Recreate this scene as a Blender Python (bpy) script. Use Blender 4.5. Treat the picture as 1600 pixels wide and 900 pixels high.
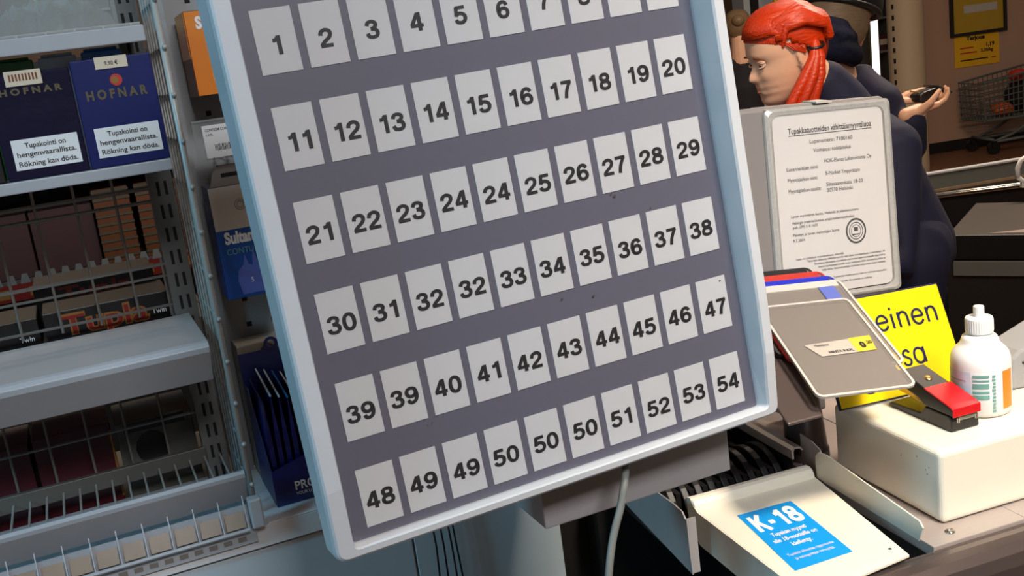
import bpy, bmesh, math, random
from mathutils import Vector, Matrix
random.seed(7)
for _o in list(bpy.data.objects): bpy.data.objects.remove(_o)
SC = bpy.context.scene
COL = SC.collection
R_ = math.radians

# ------------------------------------------------------------------ camera, exposure, sky, lights
W3 = ((0.99117, -0.13262, 0.0), (-0.0296, -0.2212, 0.97478), (-0.12928, -0.96617, -0.22317))   # world rows against camera right / down / forward
EYE = Vector((0, 0, 1.5)); FPX = 1640.0
cam = bpy.data.cameras.new('camera'); cam.sensor_width = 36; cam.lens = 36 * FPX / 1600
cam.clip_start = 0.02; cam.clip_end = 60
camo = bpy.data.objects.new('camera', cam); COL.objects.link(camo)
camo.matrix_world = Matrix(((W3[0][0], -W3[0][1], -W3[0][2], EYE.x), (W3[1][0], -W3[1][1], -W3[1][2], EYE.y),
                            (W3[2][0], -W3[2][1], -W3[2][2], EYE.z), (0, 0, 0, 1)))
SC.camera = camo
vs = SC.view_settings; vs.view_transform = 'Standard'; vs.look = 'None'; vs.exposure = 0.0; vs.gamma = 1.0; vs.use_curve_mapping = False

wd = bpy.data.worlds.new('world'); SC.world = wd; wd.use_nodes = True
wn = wd.node_tree; bgn = wn.nodes['Background']; bgn.inputs[0].default_value = (1.0, 0.80, 0.64, 1); bgn.inputs[1].default_value = 0.115

def area(name, loc, target, sx, sy, watts, rgb, spread=180):
    l = bpy.data.lights.new(name, 'AREA'); l.shape = 'RECTANGLE'; l.size = sx; l.size_y = sy; l.energy = watts; l.color = rgb; l.spread = R_(spread)
    o = bpy.data.objects.new(name, l); COL.objects.link(o); o.location = loc
    o.rotation_euler = (Vector(target) - Vector(loc)).to_track_quat('-Z', 'Y').to_euler(); return o
area('ceiling_lamp_counter', (0.78, 0.22, 2.70), (0.48, 1.0, 1.0), 0.30, 0.30, 5.1, (1.0, 0.87, 0.71), 52)
area('daylight_left', (-2.0, -0.45, 2.30), (0.15, 0.95, 1.1), 0.4, 0.4, 26, (0.22, 0.70, 1.0))
area('ceiling_lamp_aisle', (0.75, -1.0, 2.75), (0.12, 0.86, 1.3), 0.8, 0.4, 7.6, (0.92, 0.95, 1.0), 75)
area('ceiling_lamp_hall', (2.2, 4.2, 3.2), (2.3, 4.6, 0.0), 1.6, 0.4, 115, (1.0, 0.80, 0.62))
area('added_face_fill', (0.75, 1.35, 2.55), (0.80, 2.6, 1.35), 0.4, 0.3, 11, (1.0, 0.80, 0.60), 110)  # unseen fill light, added to brighten the woman's face
area('ceiling_lamp_shop', (-1.8, 3.2, 2.8), (-1.8, 3.2, 0.0), 1.4, 0.3, 14, (1.0, 0.80, 0.58))

# ------------------------------------------------------------------ helpers
def ray(px, py):
    a, b = (px - 800) / FPX, (py - 450) / FPX
    return Vector([W3[i][0] * a + W3[i][1] * b + W3[i][2] for i in range(3)])
def at(px, py, z): return EYE + ray(px, py) * z
ray_fix = None

def lin(c):
    o = []
    for v in c:
        v = v / 255.0; o.append(v / 12.92 if v <= 0.04045 else ((v + 0.055) / 1.055) ** 2.4)
    return (o[0], o[1], o[2], 1)
MATS = {}
def mat(name, rgb, rough=0.5, metal=0.0, var=0.06, scale=25.0, bump=0.0, coat=0.0, spec=0.5, stretch=None):
    m = bpy.data.materials.new(name); m.use_nodes = True; nt = m.node_tree; N = nt.nodes; L = nt.links
    b = N['Principled BSDF']; b.inputs['Roughness'].default_value = rough; b.inputs['Metallic'].default_value = metal
    b.inputs['Specular IOR Level'].default_value = spec
    if coat: b.inputs['Coat Weight'].default_value = coat; b.inputs['Coat Roughness'].default_value = 0.08
    tc = N.new('ShaderNodeTexCoord'); mp = N.new('ShaderNodeMapping'); nz = N.new('ShaderNodeTexNoise')
    if stretch: mp.inputs['Scale'].default_value = stretch
    nz.inputs['Scale'].default_value = scale; nz.inputs['Detail'].default_value = 4
    mx = N.new('ShaderNodeMix'); mx.data_type = 'RGBA'; c = lin(rgb)
    mx.inputs[6].default_value = [max(0, v * (1 - var)) for v in c[:3]] + [1]; mx.inputs[7].default_value = [min(1, v * (1 + var)) for v in c[:3]] + [1]
    L.new(tc.outputs['Object'], mp.inputs[0]); L.new(mp.outputs[0], nz.inputs['Vector']); L.new(nz.outputs['Fac'], mx.inputs[0]); L.new(mx.outputs[2], b.inputs['Base Color'])
    if bump:
        bp = N.new('ShaderNodeBump'); bp.inputs['Strength'].default_value = bump; bp.inputs['Distance'].default_value = 0.004
        L.new(nz.outputs['Fac'], bp.inputs['Height']); L.new(bp.outputs[0], b.inputs['Normal'])
    MATS[name] = m; return m
def glassy(name, rgb, gloss=0.12, rough=0.08, opacity=0.0):
    m = bpy.data.materials.new(name); m.use_nodes = True; nt = m.node_tree; N = nt.nodes; L = nt.links
    N.remove(N['Principled BSDF']); out = N['Material Output']
    tr = N.new('ShaderNodeBsdfTransparent'); tr.inputs[0].default_value = (0.97, 0.97, 0.97, 1)
    df = N.new('ShaderNodeBsdfDiffuse'); df.inputs[0].default_value = lin(rgb)
    gl = N.new('ShaderNodeBsdfGlossy'); gl.inputs['Roughness'].default_value = rough; gl.inputs[0].default_value = (0.9, 0.9, 0.9, 1)
    nz = N.new('ShaderNodeTexNoise'); nz.inputs['Scale'].default_value = 40
    mr = N.new('ShaderNodeMapRange'); mr.inputs['To Min'].default_value = opacity * 0.8; mr.inputs['To Max'].default_value = min(1, opacity * 1.2)
    L.new(nz.outputs['Fac'], mr.inputs['Value'])
    a = N.new('ShaderNodeMixShader'); L.new(mr.outputs[0], a.inputs[0]); L.new(tr.outputs[0], a.inputs[1]); L.new(df.outputs[0], a.inputs[2])
    b = N.new('ShaderNodeMixShader'); b.inputs[0].default_value = gloss; L.new(a.outputs[0], b.inputs[1]); L.new(gl.outputs[0], b.inputs[2])
    L.new(b.outputs[0], out.inputs['Surface']); MATS[name] = m; return m
def emit(name, rgb, strength):
    m = bpy.data.materials.new(name); m.use_nodes = True; b = m.node_tree.nodes['Principled BSDF']
    b.inputs['Base Color'].default_value = lin(rgb); b.inputs['Emission Color'].default_value = lin(rgb); b.inputs['Emission Strength'].default_value = strength
    MATS[name] = m; return m

# text glyph outlines from the built-in font, turned into flat mesh faces
_TX = {}
def glyphs(s, bold=0.0):
    k = (s, bold)
    if k not in _TX:
        cu = bpy.data.curves.new('text', 'FONT'); cu.body = s; cu.size = 1; cu.offset = bold; cu.resolution_u = 3; cu.fill_mode = 'FRONT'
        o = bpy.data.objects.new('text', cu); COL.objects.link(o)
        dg = bpy.context.evaluated_depsgraph_get()
        me = bpy.data.meshes.new_from_object(o.evaluated_get(dg))
        vv = [(v.co.x, v.co.y) for v in me.vertices]; ff = [tuple(p.vertices) for p in me.polygons]
        bpy.data.objects.remove(o); bpy.data.curves.remove(cu); bpy.data.meshes.remove(me)
        xs = [v[0] for v in vv] or [0]
        _TX[k] = (vv, ff, min(xs), max(xs))
    return _TX[k]
CAP = 0.72
# stroke alphabet: centre lines in units of the cap height; 'c' marks a closed curve, 's' a smooth one, 'p' straight segments
def _el(cx, cy, rx, ry): return ('c', [(cx + rx * math.copysign(abs(math.cos(a)) ** .9, math.cos(a)), cy + ry * math.copysign(abs(math.sin(a)) ** .9, math.sin(a))) for a in [2 * math.pi * k / 24 for k in range(24)]])
STROKES = {
 '0': (.70, [_el(.35, .5, .255, .415)]), '8': (.70, [_el(.35, .735, .215, .18), _el(.35, .29, .255, .205)]),
 '1': (.62, [('p', [(.42, 0), (.42, 1)]), ('s', [(.12, .755), (.24, .765), (.34, .83), (.38, .93)])]),
 '2': (.70, [('s', [(.10, .64), (.15, .82), (.35, .915), (.54, .84), (.585, .68), (.50, .50), (.28, .32), (.13, .17), (.105, .085)]), ('p', [(.03, .085), (.65, .085)])]),
 '3': (.70, [('s', [(.11, .70), (.17, .86), (.34, .915), (.52, .85), (.555, .72), (.47, .585), (.28, .53)]), ('s', [(.28, .53), (.52, .47), (.60, .29), (.52, .13), (.34, .085), (.15, .14), (.085, .31)])]),
 '4': (.72, [('p', [(.45, .95), (.08, .30)]), ('p', [(.02, .285), (.70, .285)]), ('p', [(.50, 0), (.50, 1)])]),
 '5': (.70, [('p', [(.13, .915), (.63, .915)]), ('p', [(.185, .95), (.125, .44)]), ('s', [(.125, .47), (.24, .585), (.40, .585), (.56, .49), (.60, .32), (.52, .15), (.34, .085), (.16, .13), (.085, .27)])]),
 '6': (.70, [('s', [(.58, .72), (.50, .87), (.36, .915), (.19, .83), (.10, .62), (.095, .38), (.17, .16), (.35, .085), (.53, .15), (.60, .32), (.53, .50), (.36, .565), (.19, .49), (.11, .34)])]),
 '7': (.68, [('p', [(.04, .915), (.65, .915)]), ('s', [(.60, .93), (.44, .66), (.31, .36), (.24, 0)])]),
 '9': (.70, [('s', [(.70 - x, 1 - y) for x, y in [(.58, .72), (.50, .87), (.36, .915), (.19, .83), (.10, .62), (.095, .38), (.17, .16), (.35, .085), (.53, .15), (.60, .32), (.53, .50), (.36, .565), (.19, .49), (.11, .34)]])]),
 'K': (.78, [('p', [(.14, 0), (.14, 1)]), ('p', [(.68, 1.02), (.16, .40)]), ('p', [(.32, .58), (.72, -.02)])]), '-': (.42, [('p', [(.04, .40), (.36, .40)])]),
 'e': (.70, [('p', [(.09, .36), (.60, .36)]), ('s', [(.60, .34), (.58, .50), (.47, .64), (.33, .68), (.17, .62), (.07, .46), (.07, .24), (.17, .07), (.33, .01), (.48, .05), (.59, .18)])]),
 'i': (.30, [('p', [(.12, 0), (.12, .68)]), ('p', [(.12, .86), (.12, .98)])]),
 'n': (.70, [('p', [(.10, 0), (.10, .70)]), ('s', [(.10, .42), (.17, .60), (.33, .68), (.49, .62), (.55, .44), (.55, .22), (.55, 0)])]),
 's': (.56, [('s', [(.44, .55), (.36, .66), (.22, .67), (.11, .58), (.11, .46), (.26, .36), (.41, .27), (.44, .14), (.36, .03), (.22, .01), (.09, .07), (.06, .17)])]),
 'a': (.76, [_el(.34, .345, .27, .335), ('p', [(.63, 0), (.63, .70)])]),
}
def _smooth(P, closed, n=5):
    out = []; N = len(P); G = (lambda i: P[i % N]) if closed else (lambda i: P[max(0, min(N - 1, i))])
    for i in range(N if closed else N - 1):
        p0, p1, p2, p3 = G(i - 1), G(i), G(i + 1), G(i + 2)
        for k in range(n):
            t = k / n; out.append(tuple(0.5 * (2 * b + (c - a) * t + (2 * a - 5 * b + 4 * c - d) * t * t + (3 * b - a - 3 * c + d) * t ** 3) for a, b, c, d in zip(p0, p1, p2, p3)))
    if not closed: out.append(P[-1])
    return out

class MB:
    def __init__(s): s.v = []; s.f = []; s.m = []; s.M = Matrix.Identity(4)
    def add(s, vs, fs, m=0):
        n = len(s.v); s.v += [tuple(s.M @ Vector(v)) for v in vs]
        for f in fs: s.f.append([i + n for i in f]); s.m.append(m)
        return s
    def box(s, x0, x1, y0, y1, z0, z1, m=0):
        v = [(x0, y0, z0), (x1, y0, z0), (x1, y1, z0), (x0, y1, z0), (x0, y0, z1), (x1, y0, z1), (x1, y1, z1), (x0, y1, z1)]
        return s.add(v, [(0, 3, 2, 1), (4, 5, 6, 7), (0, 1, 5, 4), (1, 2, 6, 5), (2, 3, 7, 6), (3, 0, 4, 7)], m)
    def quad(s, a, b, c, d, m=0): return s.add([a, b, c, d], [(0, 1, 2, 3)], m)
    def hexa(s, v, m=0): return s.add(v, [(0, 3, 2, 1), (4, 5, 6, 7), (0, 1, 5, 4), (1, 2, 6, 5), (2, 3, 7, 6), (3, 0, 4, 7)], m)
    def prism(s, poly, axis, a, b, m=0):
        # poly in the two other axes, extruded along axis from a to b
        def P(p, t): return {'x': (t, p[0], p[1]), 'y': (p[0], t, p[1]), 'z': (p[0], p[1], t)}[axis]
        n = len(poly); v = [P(p, a) for p in poly] + [P(p, b) for p in poly]
        fs = [tuple(range(n)), tuple(range(2 * n - 1, n - 1, -1))] + [(i, i + n, (i + 1) % n + n, (i + 1) % n) for i in range(n)]
        return s.add(v, fs, m)
    def tube(s, pts, rad, seg=8, m=0, cap=True):
        pts = [Vector(p) for p in pts]; n = len(pts); rr = rad if isinstance(rad, (list, tuple)) else [rad] * n
        vs = []; fs = []; up = None
        for i, p in enumerate(pts):
            t = (pts[min(i + 1, n - 1)] - pts[max(i - 1, 0)]).normalized()
            if up is None: up = t.orthogonal().normalized()
            up = (up - t * up.dot(t)); up = up.normalized() if up.length > 1e-6 else t.orthogonal().normalized()
            w = t.cross(up)
            for k in range(seg):
                a = 2 * math.pi * k / seg; vs.append(p + (up * math.cos(a) + w * math.sin(a)) * rr[i])
        for i in range(n - 1):
            for k in range(seg):
                a, b = i * seg + k, i * seg + (k + 1) % seg; fs.append((a, b, b + seg, a + seg))
        if cap: fs.append(tuple(range(seg - 1, -1, -1))); fs.append(tuple((n - 1) * seg + k for k in range(seg)))
        return s.add(vs, fs, m)
    def chain(s, pts, rad, seg=12, m=0):
        # capsule chain with round ends, for organic shapes
        pts = [Vector(p) for p in pts]; rad = list(rad); P = []; Rr = []
        d0 = (pts[0] - pts[1]).normalized(); d1 = (pts[-1] - pts[-2]).normalized()
        for a in (80, 50, 20): P.append(pts[0] + d0 * rad[0] * math.sin(R_(a))); Rr.append(rad[0] * math.cos(R_(a)))
        P += pts; Rr += rad
        for a in (20, 50, 80): P.append(pts[-1] + d1 * rad[-1] * math.sin(R_(a))); Rr.append(rad[-1] * math.cos(R_(a)))
        return s.tube(P, Rr, seg, m)
    def lathe(s, prof, seg=32, m=0, a0=0, a1=360, c=(0, 0, 0)):
        full = abs(a1 - a0) >= 360; cols = seg if full else seg + 1; vs = []; fs = []; n = len(prof)
        for k in range(cols):
            a = R_(a0 + (a1 - a0) * k / seg)
            for r, z in prof: vs.append((c[0] + r * math.cos(a), c[1] + r * math.sin(a), c[2] + z))
        for k in range(seg):
            k2 = (k + 1) % cols
            for i in range(n - 1): fs.append((k * n + i, k2 * n + i, k2 * n + i + 1, k * n + i + 1))
        return s.add(vs, fs, m)
    def ell(s, c, r, m=0, seg=16, rings=10, rot=None):
        vs = []; fs = []; c = Vector(c)
        for i in range(rings + 1):
            t = math.pi * i / rings
            for k in range(seg):
                a = 2 * math.pi * k / seg; p = Vector((r[0] * math.sin(t) * math.cos(a), r[1] * math.sin(t) * math.sin(a), r[2] * math.cos(t)))
                if rot: p = rot @ p
                vs.append(c + p)
        for i in range(rings):
            for k in range(seg): fs.append((i * seg + k, (i + 1) * seg + k, (i + 1) * seg + (k + 1) % seg, i * seg + (k + 1) % seg))
        return s.add(vs, fs, m)
    def loft(s, rings, m=0, cap=True):
        n = len(rings[0]); vs = [p for r in rings for p in r]; fs = []
        for i in range(len(rings) - 1):
            for k in range(n): fs.append((i * n + k, i * n + (k + 1) % n, (i + 1) * n + (k + 1) % n, (i + 1) * n + k))
        if cap: fs.append(tuple(range(n - 1, -1, -1))); fs.append(tuple((len(rings) - 1) * n + k for k in range(n)))
        return s.add(vs, fs, m)
    def text(s, t, o, u=(1, 0, 0), v=(0, 0, 1), cap=0.01, width=None, sq=0.9, align='C', bold=0.0, m=0):
        g, ff, x0, x1 = glyphs(t, bold); u = Vector(u); v = Vector(v); o = Vector(o); sy = cap / CAP
        sx = width / max(1e-6, x1 - x0) if width else sy * sq
        ox = {'C': (x0 + x1) / 2, 'L': x0, 'R': x1}[align]
        return s.add([o + u * ((x - ox) * sx) + v * (y * sy) for x, y in g], ff, m)
    def stroke(s, t, o, u=(1, 0, 0), v=(0, 0, 1), cap=0.01, sx=1.0, wt=0.18, width=None, gap=0.07, align='C', m=0):
        u = Vector(u); v = Vector(v); o = Vector(o); nn = u.cross(v).normalized(); adv = []; x = 0
        for ch in t: adv.append(x); x += STROKES[ch][0] + gap
        tot = x - gap; kx = (width / tot) if width else cap * sx; ox = {'C': tot / 2, 'L': 0}[align]; lift = 0
        for ch, a in zip(t, adv):
            for kind, P in STROKES[ch][1]:
                c = kind == 'c'; Q = _smooth(P, c) if kind in 'sc' else P; n = len(Q); vs = []; fs = []; lift += 1
                for i, p in enumerate(Q):
                    q0 = Q[i - 1] if (i or c) else Q[i]; q1 = Q[(i + 1) % n] if (i < n - 1 or c) else Q[i]
                    dx, dy = (q1[0] - q0[0]) * kx / cap, q1[1] - q0[1]; l = math.hypot(dx, dy) or 1; nx, ny = -dy / l, dx / l
                    for sg in (1, -1): vs.append(o + nn * (lift * 2.5e-5) + u * ((p[0] + a - ox) * kx + sg * nx * wt * kx / 2) + v * ((p[1] + sg * ny * wt * 0.93 / 2) * cap))
                for i in range(n if c else n - 1): j = (i + 1) % n; fs.append((2 * i, 2 * i + 1, 2 * j + 1, 2 * j))
                s.add(vs, fs, m)
        return s
    def build(s, name, mats, parent=None, bevel=0, seg=2, smooth=False, loc=None, rotz=0, mw=None):
        me = bpy.data.meshes.new(name); me.from_pydata(s.v, [], s.f)
        mats = mats if isinstance(mats, (list, tuple)) else [mats]
        for m_ in mats: me.materials.append(m_)
        for p, i in zip(me.polygons, s.m): p.material_index = i
        if smooth:
            for p in me.polygons: p.use_smooth = True
        me.validate(); me.update()
        o = bpy.data.objects.new(name, me); COL.objects.link(o)
        if parent: o.parent = parent
        if mw is not None: o.matrix_world = mw
        elif loc is not None: o.location = loc; o.rotation_euler = (0, 0, rotz)
        if bevel:
            b = o.modifiers.new('bevel', 'BEVEL'); b.width = bevel; b.segments = seg; b.limit_method = 'ANGLE'; b.angle_limit = R_(40)
        return o
    def blob(s, name, m, parent, voxel, smooth=6, mw=None, loc=None):
        o = s.build(name, m, parent, mw=mw, loc=loc)
        r = o.modifiers.new('fuse', 'REMESH'); r.mode = 'VOXEL'; r.voxel_size = voxel; r.use_smooth_shade = True
        k = o.modifiers.new('soften', 'SMOOTH'); k.iterations = smooth; k.factor = 0.5
        return o
def tag(o, label, cat, group=None, kind=None):
    if label: o['label'] = label
    if cat: o['category'] = cat
    if group: o['group'] = group
    if kind: o['kind'] = kind
    return o
def thing(name, label, cat, loc=(0, 0, 0), rotz=0, group=None, mw=None):
    o = bpy.data.objects.new(name, None); COL.objects.link(o); o.empty_display_size = 0.05
    if mw is not None: o.matrix_world = mw
    else: o.location = loc; o.rotation_euler = (0, 0, rotz)
    return tag(o, label, cat, group)
def struct(o): o['kind'] = 'structure'; return o
def plane_mw(c, u, v, n):
    # local x = u, y = n (away from the viewer), z = -v; orthonormalised
    u = Vector(u).normalized(); n = Vector(n); n = (n - u * n.dot(u)).normalized(); z = u.cross(n)
    return Matrix(((u.x, n.x, z.x, c[0]), (u.y, n.y, z.y, c[1]), (u.z, n.z, z.z, c[2]), (0, 0, 0, 1)))
class Frame:
    def __init__(s, o, deg): s.o = Vector(o); s.a = R_(deg); s.R = Matrix.Rotation(s.a, 3, 'Z')
    def w(s, x, y, z): return s.o + s.R @ Vector((x, y, z))
RK = Frame((-0.3106, 1.075, 1.0425), 22)          # the wire rack's frame: x along its front, y into it
KO = Frame((0.396, 0.9586, 0.98), 16.5)           # the checkout counter's frame, z = 0 its top

# ------------------------------------------------------------------ materials
M_frame = mat('frame_plastic', (190, 192, 196), 0.42, var=0.03, scale=60)
M_panel = mat('panel_grey', (97, 96, 111), 0.42, var=0.05, scale=140)
M_head = mat('panel_header_grey', (134, 132, 136), 0.45, var=0.04, scale=90)
M_card = mat('card_white', (200, 200, 203), 0.5, var=0.03, scale=70)
M_ink = mat('ink_black', (22, 22, 28), 0.55, var=0.1)
M_ink2 = mat('ink_grey', (70, 68, 66), 0.6, var=0.1)
M_cover = glassy('clear_cover', (255, 255, 255), 0.05, 0.12, 0.0)
M_shell = mat('shell_grey', (150, 150, 152), 0.5)
M_brk = mat('bracket_grey', (156, 150, 148), 0.5, var=0.05, scale=40, bump=0.05)
M_top = mat('worktop_white', (222, 224, 226), 0.35, var=0.03, scale=18)
M_cab = mat('cabinet_white', (192, 203, 209), 0.45, var=0.03, scale=18)
M_cable = mat('cable_grey', (120, 122, 118), 0.5)
M_wire = mat('wire_white', (170, 170, 166), 0.38, 0.1, var=0.08, scale=80)
M_wired = mat('wire_galvanised', (120, 116, 110), 0.4, 0.4, var=0.1, scale=80)
M_shelf = mat('shelf_white', (172, 175, 180), 0.4, var=0.05, scale=30)
M_slot = mat('slot_black', (12, 11, 11), 0.8)
M_tan = mat('ticket_tan', (134, 112, 90), 0.4, var=0.2, scale=60)
M_clear = glassy('clear_plastic', (215, 225, 225), 0.16, 0.12, 0.16)
M_film = glassy('bag_film', (196, 214, 214), 0.30, 0.18, 0.38)
M_navy = mat('pack_blue', (12, 28, 92), 0.3, var=0.12, scale=30, coat=0.4)
M_navyd = mat('pack_darkblue', (10, 12, 46), 0.2, var=0.3, scale=22, bump=0.5, coat=0.6)
M_gold = mat('print_gold', (96, 88, 66), 0.4, 0.3)
M_lab = mat('label_white', (232, 234, 235), 0.5, var=0.02)
M_cream = mat('sticker_cream', (214, 200, 176), 0.55, var=0.05)
M_red = mat('print_red', (190, 46, 36), 0.45, var=0.15)
M_green = mat('pack_green', (44, 116, 66), 0.3, var=0.4, scale=60, bump=0.4)
M_sky = mat('pack_skyblue', (30, 116, 190), 0.3, var=0.1)
M_pale = mat('pack_pale', (176, 196, 214), 0.3, var=0.2, scale=50)
M_blk = mat('black_plastic', (20, 19, 21), 0.38, var=0.1, scale=40)
M_choc = mat('carton_black', (17, 13, 13), 0.4, var=0.15)
M_logo = mat('logo_red', (130, 26, 20), 0.4, var=0.2, scale=30)
M_logo2 = mat('logo_gold', (150, 100, 44), 0.4, var=0.1)
M_maroon = mat('carton_maroon', (70, 14, 24), 0.45, var=0.2, scale=18)
M_greyc = mat('carton_grey', (86, 84, 78), 0.5, var=0.2, scale=20)
M_peg = mat('pegboard_grey', (146, 146, 146), 0.5, var=0.04, scale=30)
M_or = mat('carton_orange', (226, 128, 26), 0.35, var=0.05, scale=30, coat=0.2)
M_ord = mat('carton_brown', (118, 58, 26), 0.4, var=0.1)
M_peach = mat('print_peach', (238, 160, 78), 0.4, var=0.05)
M_bluec = mat('carton_blue', (24, 74, 150), 0.35, var=0.06, scale=20, coat=0.2)
M_blued = mat('carton_navy', (22, 34, 84), 0.4, var=0.1)
M_lilac = mat('print_lilac', (92, 106, 182), 0.4, var=0.08)
M_cartw = mat('carton_white', (190, 182, 174), 0.5, var=0.04)
M_tab = mat('carton_tab_grey', (128, 122, 116), 0.5, var=0.06)
M_foil = mat('foil_navy', (22, 34, 104), 0.22, 0.2, var=0.4, scale=40, bump=0.6, coat=0.5)
M_steel = mat('counter_steel', (176, 164, 158), 0.35, 0.35, var=0.08, scale=50, stretch=(1, 12, 1))
M_rail = mat('rail_brown_steel', (118, 104, 100), 0.26, 0.75, var=0.15, scale=30, stretch=(1, 20, 20))
M_beige = mat('beige_enamel', (226, 218, 200), 0.4, var=0.03, scale=30)
M_cyan = mat('sticker_cyan', (0, 146, 222), 0.45, var=0.05)
M_white = mat('white_plastic', (236, 234, 232), 0.35, var=0.02)
M_yel = mat('sign_yellow', (228, 198, 6), 0.38, var=0.03, scale=20)
M_edge = mat('sign_navy_edge', (18, 28, 70), 0.4)
M_pkt = glassy('pocket_film', (170, 160, 152), 0.10, 0.2, 0.30)
M_pktw = mat('pocket_frame_white', (196, 188, 180), 0.35, var=0.03)
M_pblue = mat('pocket_frame_blue', (26, 40, 176), 0.35)
M_pred = mat('pocket_frame_red', (178, 44, 34), 0.35)
M_paper = mat('paper_grey', (124, 115, 109), 0.6, var=0.04, scale=20)
M_doc = mat('paper_document', (200, 194, 191), 0.6, var=0.03, scale=60)
M_sleeve = glassy('sleeve_plastic', (214, 210, 204), 0.08, 0.25, 0.42)
M_mon = mat('monitor_beige', (128, 121, 118), 0.5, var=0.03, scale=40)
M_brown = mat('stand_brown', (74, 62, 58), 0.4, var=0.12, scale=20)
M_cap = mat('stapler_red', (196, 22, 28), 0.25, var=0.06, coat=0.5)
M_chrome = mat('chrome', (190, 186, 176), 0.2, 0.95)
M_brass = mat('brass', (196, 160, 96), 0.3, 0.9)
M_orl = mat('label_orange', (238, 132, 28), 0.45)
M_tealp = mat('print_teal', (110, 160, 150), 0.5)
M_bluel = mat('label_paleblue', (206, 222, 236), 0.45)
M_skin = mat('skin', (232, 180, 148), 0.5, var=0.06, scale=30)
M_hair = mat('hair_red', (198, 52, 4), 0.42, var=0.35, scale=30, bump=0.6, stretch=(1, 6, 6))
M_brownhair = mat('hair_brown', (112, 92, 70), 0.5, var=0.35, scale=40, bump=0.6, stretch=(1, 1, 5))
M_blond = mat('hair_blond', (124, 98, 68), 0.5, var=0.3, scale=40, bump=0.6)
M_coat = mat('coat_navy', (19, 22, 52), 0.8, var=0.2, scale=60, bump=0.2)
M_coatd = mat('cloth_dark', (24, 22, 28), 0.85, var=0.2, scale=60, bump=0.2)
M_lips = mat('lips', (190, 110, 96), 0.4)
M_eye = mat('eye_white', (220, 214, 208), 0.2)
M_iris = mat('iris_brown', (60, 44, 34), 0.2)
M_wall = mat('wall_plaster', (184, 148, 126), 0.8, var=0.05, scale=6)
M_floor = mat('floor_brown', (120, 80, 56), 0.55, var=0.12, scale=5)
M_dark = mat('dark_laminate', (26, 23, 22), 0.5, var=0.15, scale=10)
M_belt = mat('belt_rubber', (52, 44, 40), 0.6, var=0.15, scale=30)
M_grail = mat('lane_panel_grey', (92, 94, 90), 0.5, var=0.1, scale=12)

# ================================================================== NUMBER BOARD
BU, BV, BN = Vector((0.927, 0.3734, 0.0346)), Vector((0.0642, -0.0671, -0.9957)), Vector((-0.3695, 0.9252, -0.0862))
BC = Vector((-0.1607, 0.7801, 1.548))
board = thing('number_board', 'grey board of numbered white cards in a pale frame, hanging in the middle', 'board', mw=plane_mw(BC, BU, BV, BN))
def nf(v):                                        # how far the frame stands proud of the panel at height v
    if v > 0.34: return -0.0215 + (v - 0.34) / 0.066 * 0.0095
    return -0.030 + (v + 0.05) / 0.39 * 0.0085
def rrect(u0, u1, v0, v1, r, nfun):
    pts = []
    cs = [(u1 - r, v0 + r, -90), (u1 - r, v1 - r, 0), (u0 + r, v1 - r, 90), (u0 + r, v0 + r, 180)]
    for i, (cu, cv, a0) in enumerate(cs):
        for k in range(6):
            a = R_(a0 + 90 * k / 5); pts.append((cu + r * math.cos(a), cv + r * math.sin(a)))
        nx = cs[(i + 1) % 4]; a = R_(a0 + 90); p = pts[-1]; b = R_(nx[2]); q = (nx[0] + r * math.cos(b), nx[1] + r * math.sin(b))
        for k in range(1, 10): t = k / 10; pts.append((p[0] + (q[0] - p[0]) * t, p[1] + (q[1] - p[1]) * t))
    return [(u, nfun(v), -v) for u, v in pts]
fr = MB()
loops = [rrect(-0.0135, 0.3655, -0.075, 0.4035, 0.003, lambda v: 0.0012),
         rrect(-0.0150, 0.3690, -0.0765, 0.4045, 0.004, lambda v: nf(v) + 0.002),
         rrect(-0.0160, 0.3705, -0.0780, 0.4056, 0.005, lambda v: nf(v)),
         rrect(-0.0275, 0.3790, -0.0900, 0.4105, 0.007, lambda v: nf(v)),
         rrect(-0.0292, 0.3805, -0.0920, 0.4125, 0.008, lambda v: nf(v) + 0.0018),
         rrect(-0.0305, 0.3815, -0.0935, 0.4140, 0.009, lambda v: nf(v) + 0.006),
         rrect(-0.0315, 0.3820, -0.0940, 0.4140, 0.009, lambda v: 0.016),
         rrect(-0.0275, 0.3780, -0.0900, 0.4100, 0.009, lambda v: 0.018)]
fr.loft(loops, cap=False)
fr.build('frame', M_frame, board)
sh = MB(); sh.loft([rrect(-0.027, 0.3775, -0.0895, 0.4095, 0.009, lambda v: 0.0125), rrect(-0.025, 0.375, -0.087, 0.407, 0.009, lambda v: 0.042)])
sh.build('back_shell', M_shell, board, bevel=0.003)
pn = MB(); pn.box(-0.0134, 0.3654, 0, 0.006, -0.4034, 0.0115, 0); pn.box(-0.0134, 0.3654, -0.0003, 0.006, 0.0115, 0.0748, 1)
pn.build('panel', [M_panel, M_head], board)
rows = [[str(i) for i in range(1, 11)], [str(i) for i in range(11, 21)],
        '21 22 23 24 24 25 26 27 28 29'.split(), '30 31 32 32 33 34 35 36 37 38'.split(),
        '39 39 40 41 42 43 44 45 46 47'.split(), '48 49 49 50 50 50 51 52 53 54'.split()]
for r, row in enumerate(rows):
    for c, s in enumerate(row):
        u0, v0 = c * 0.036, r * 0.0698; b = MB()
        jx, jz = random.uniform(-.0006, .0006), random.uniform(-.0012, .0012)
        b.box(u0, u0 + 0.0299, -0.0006, 0.0002, -(v0 + 0.0463), -v0, 0)
        b.stroke(s, (u0 + 0.0152 + jx, -0.0008, -(v0 + 0.0325) + jz), cap=0.0138, sx=1.10, wt=0.205, gap=0.085, m=1)
        o = b.build('number_card', [M_card, M_ink], board); o['label'] = 'white card printed ' + s
sc = MB()
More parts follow.
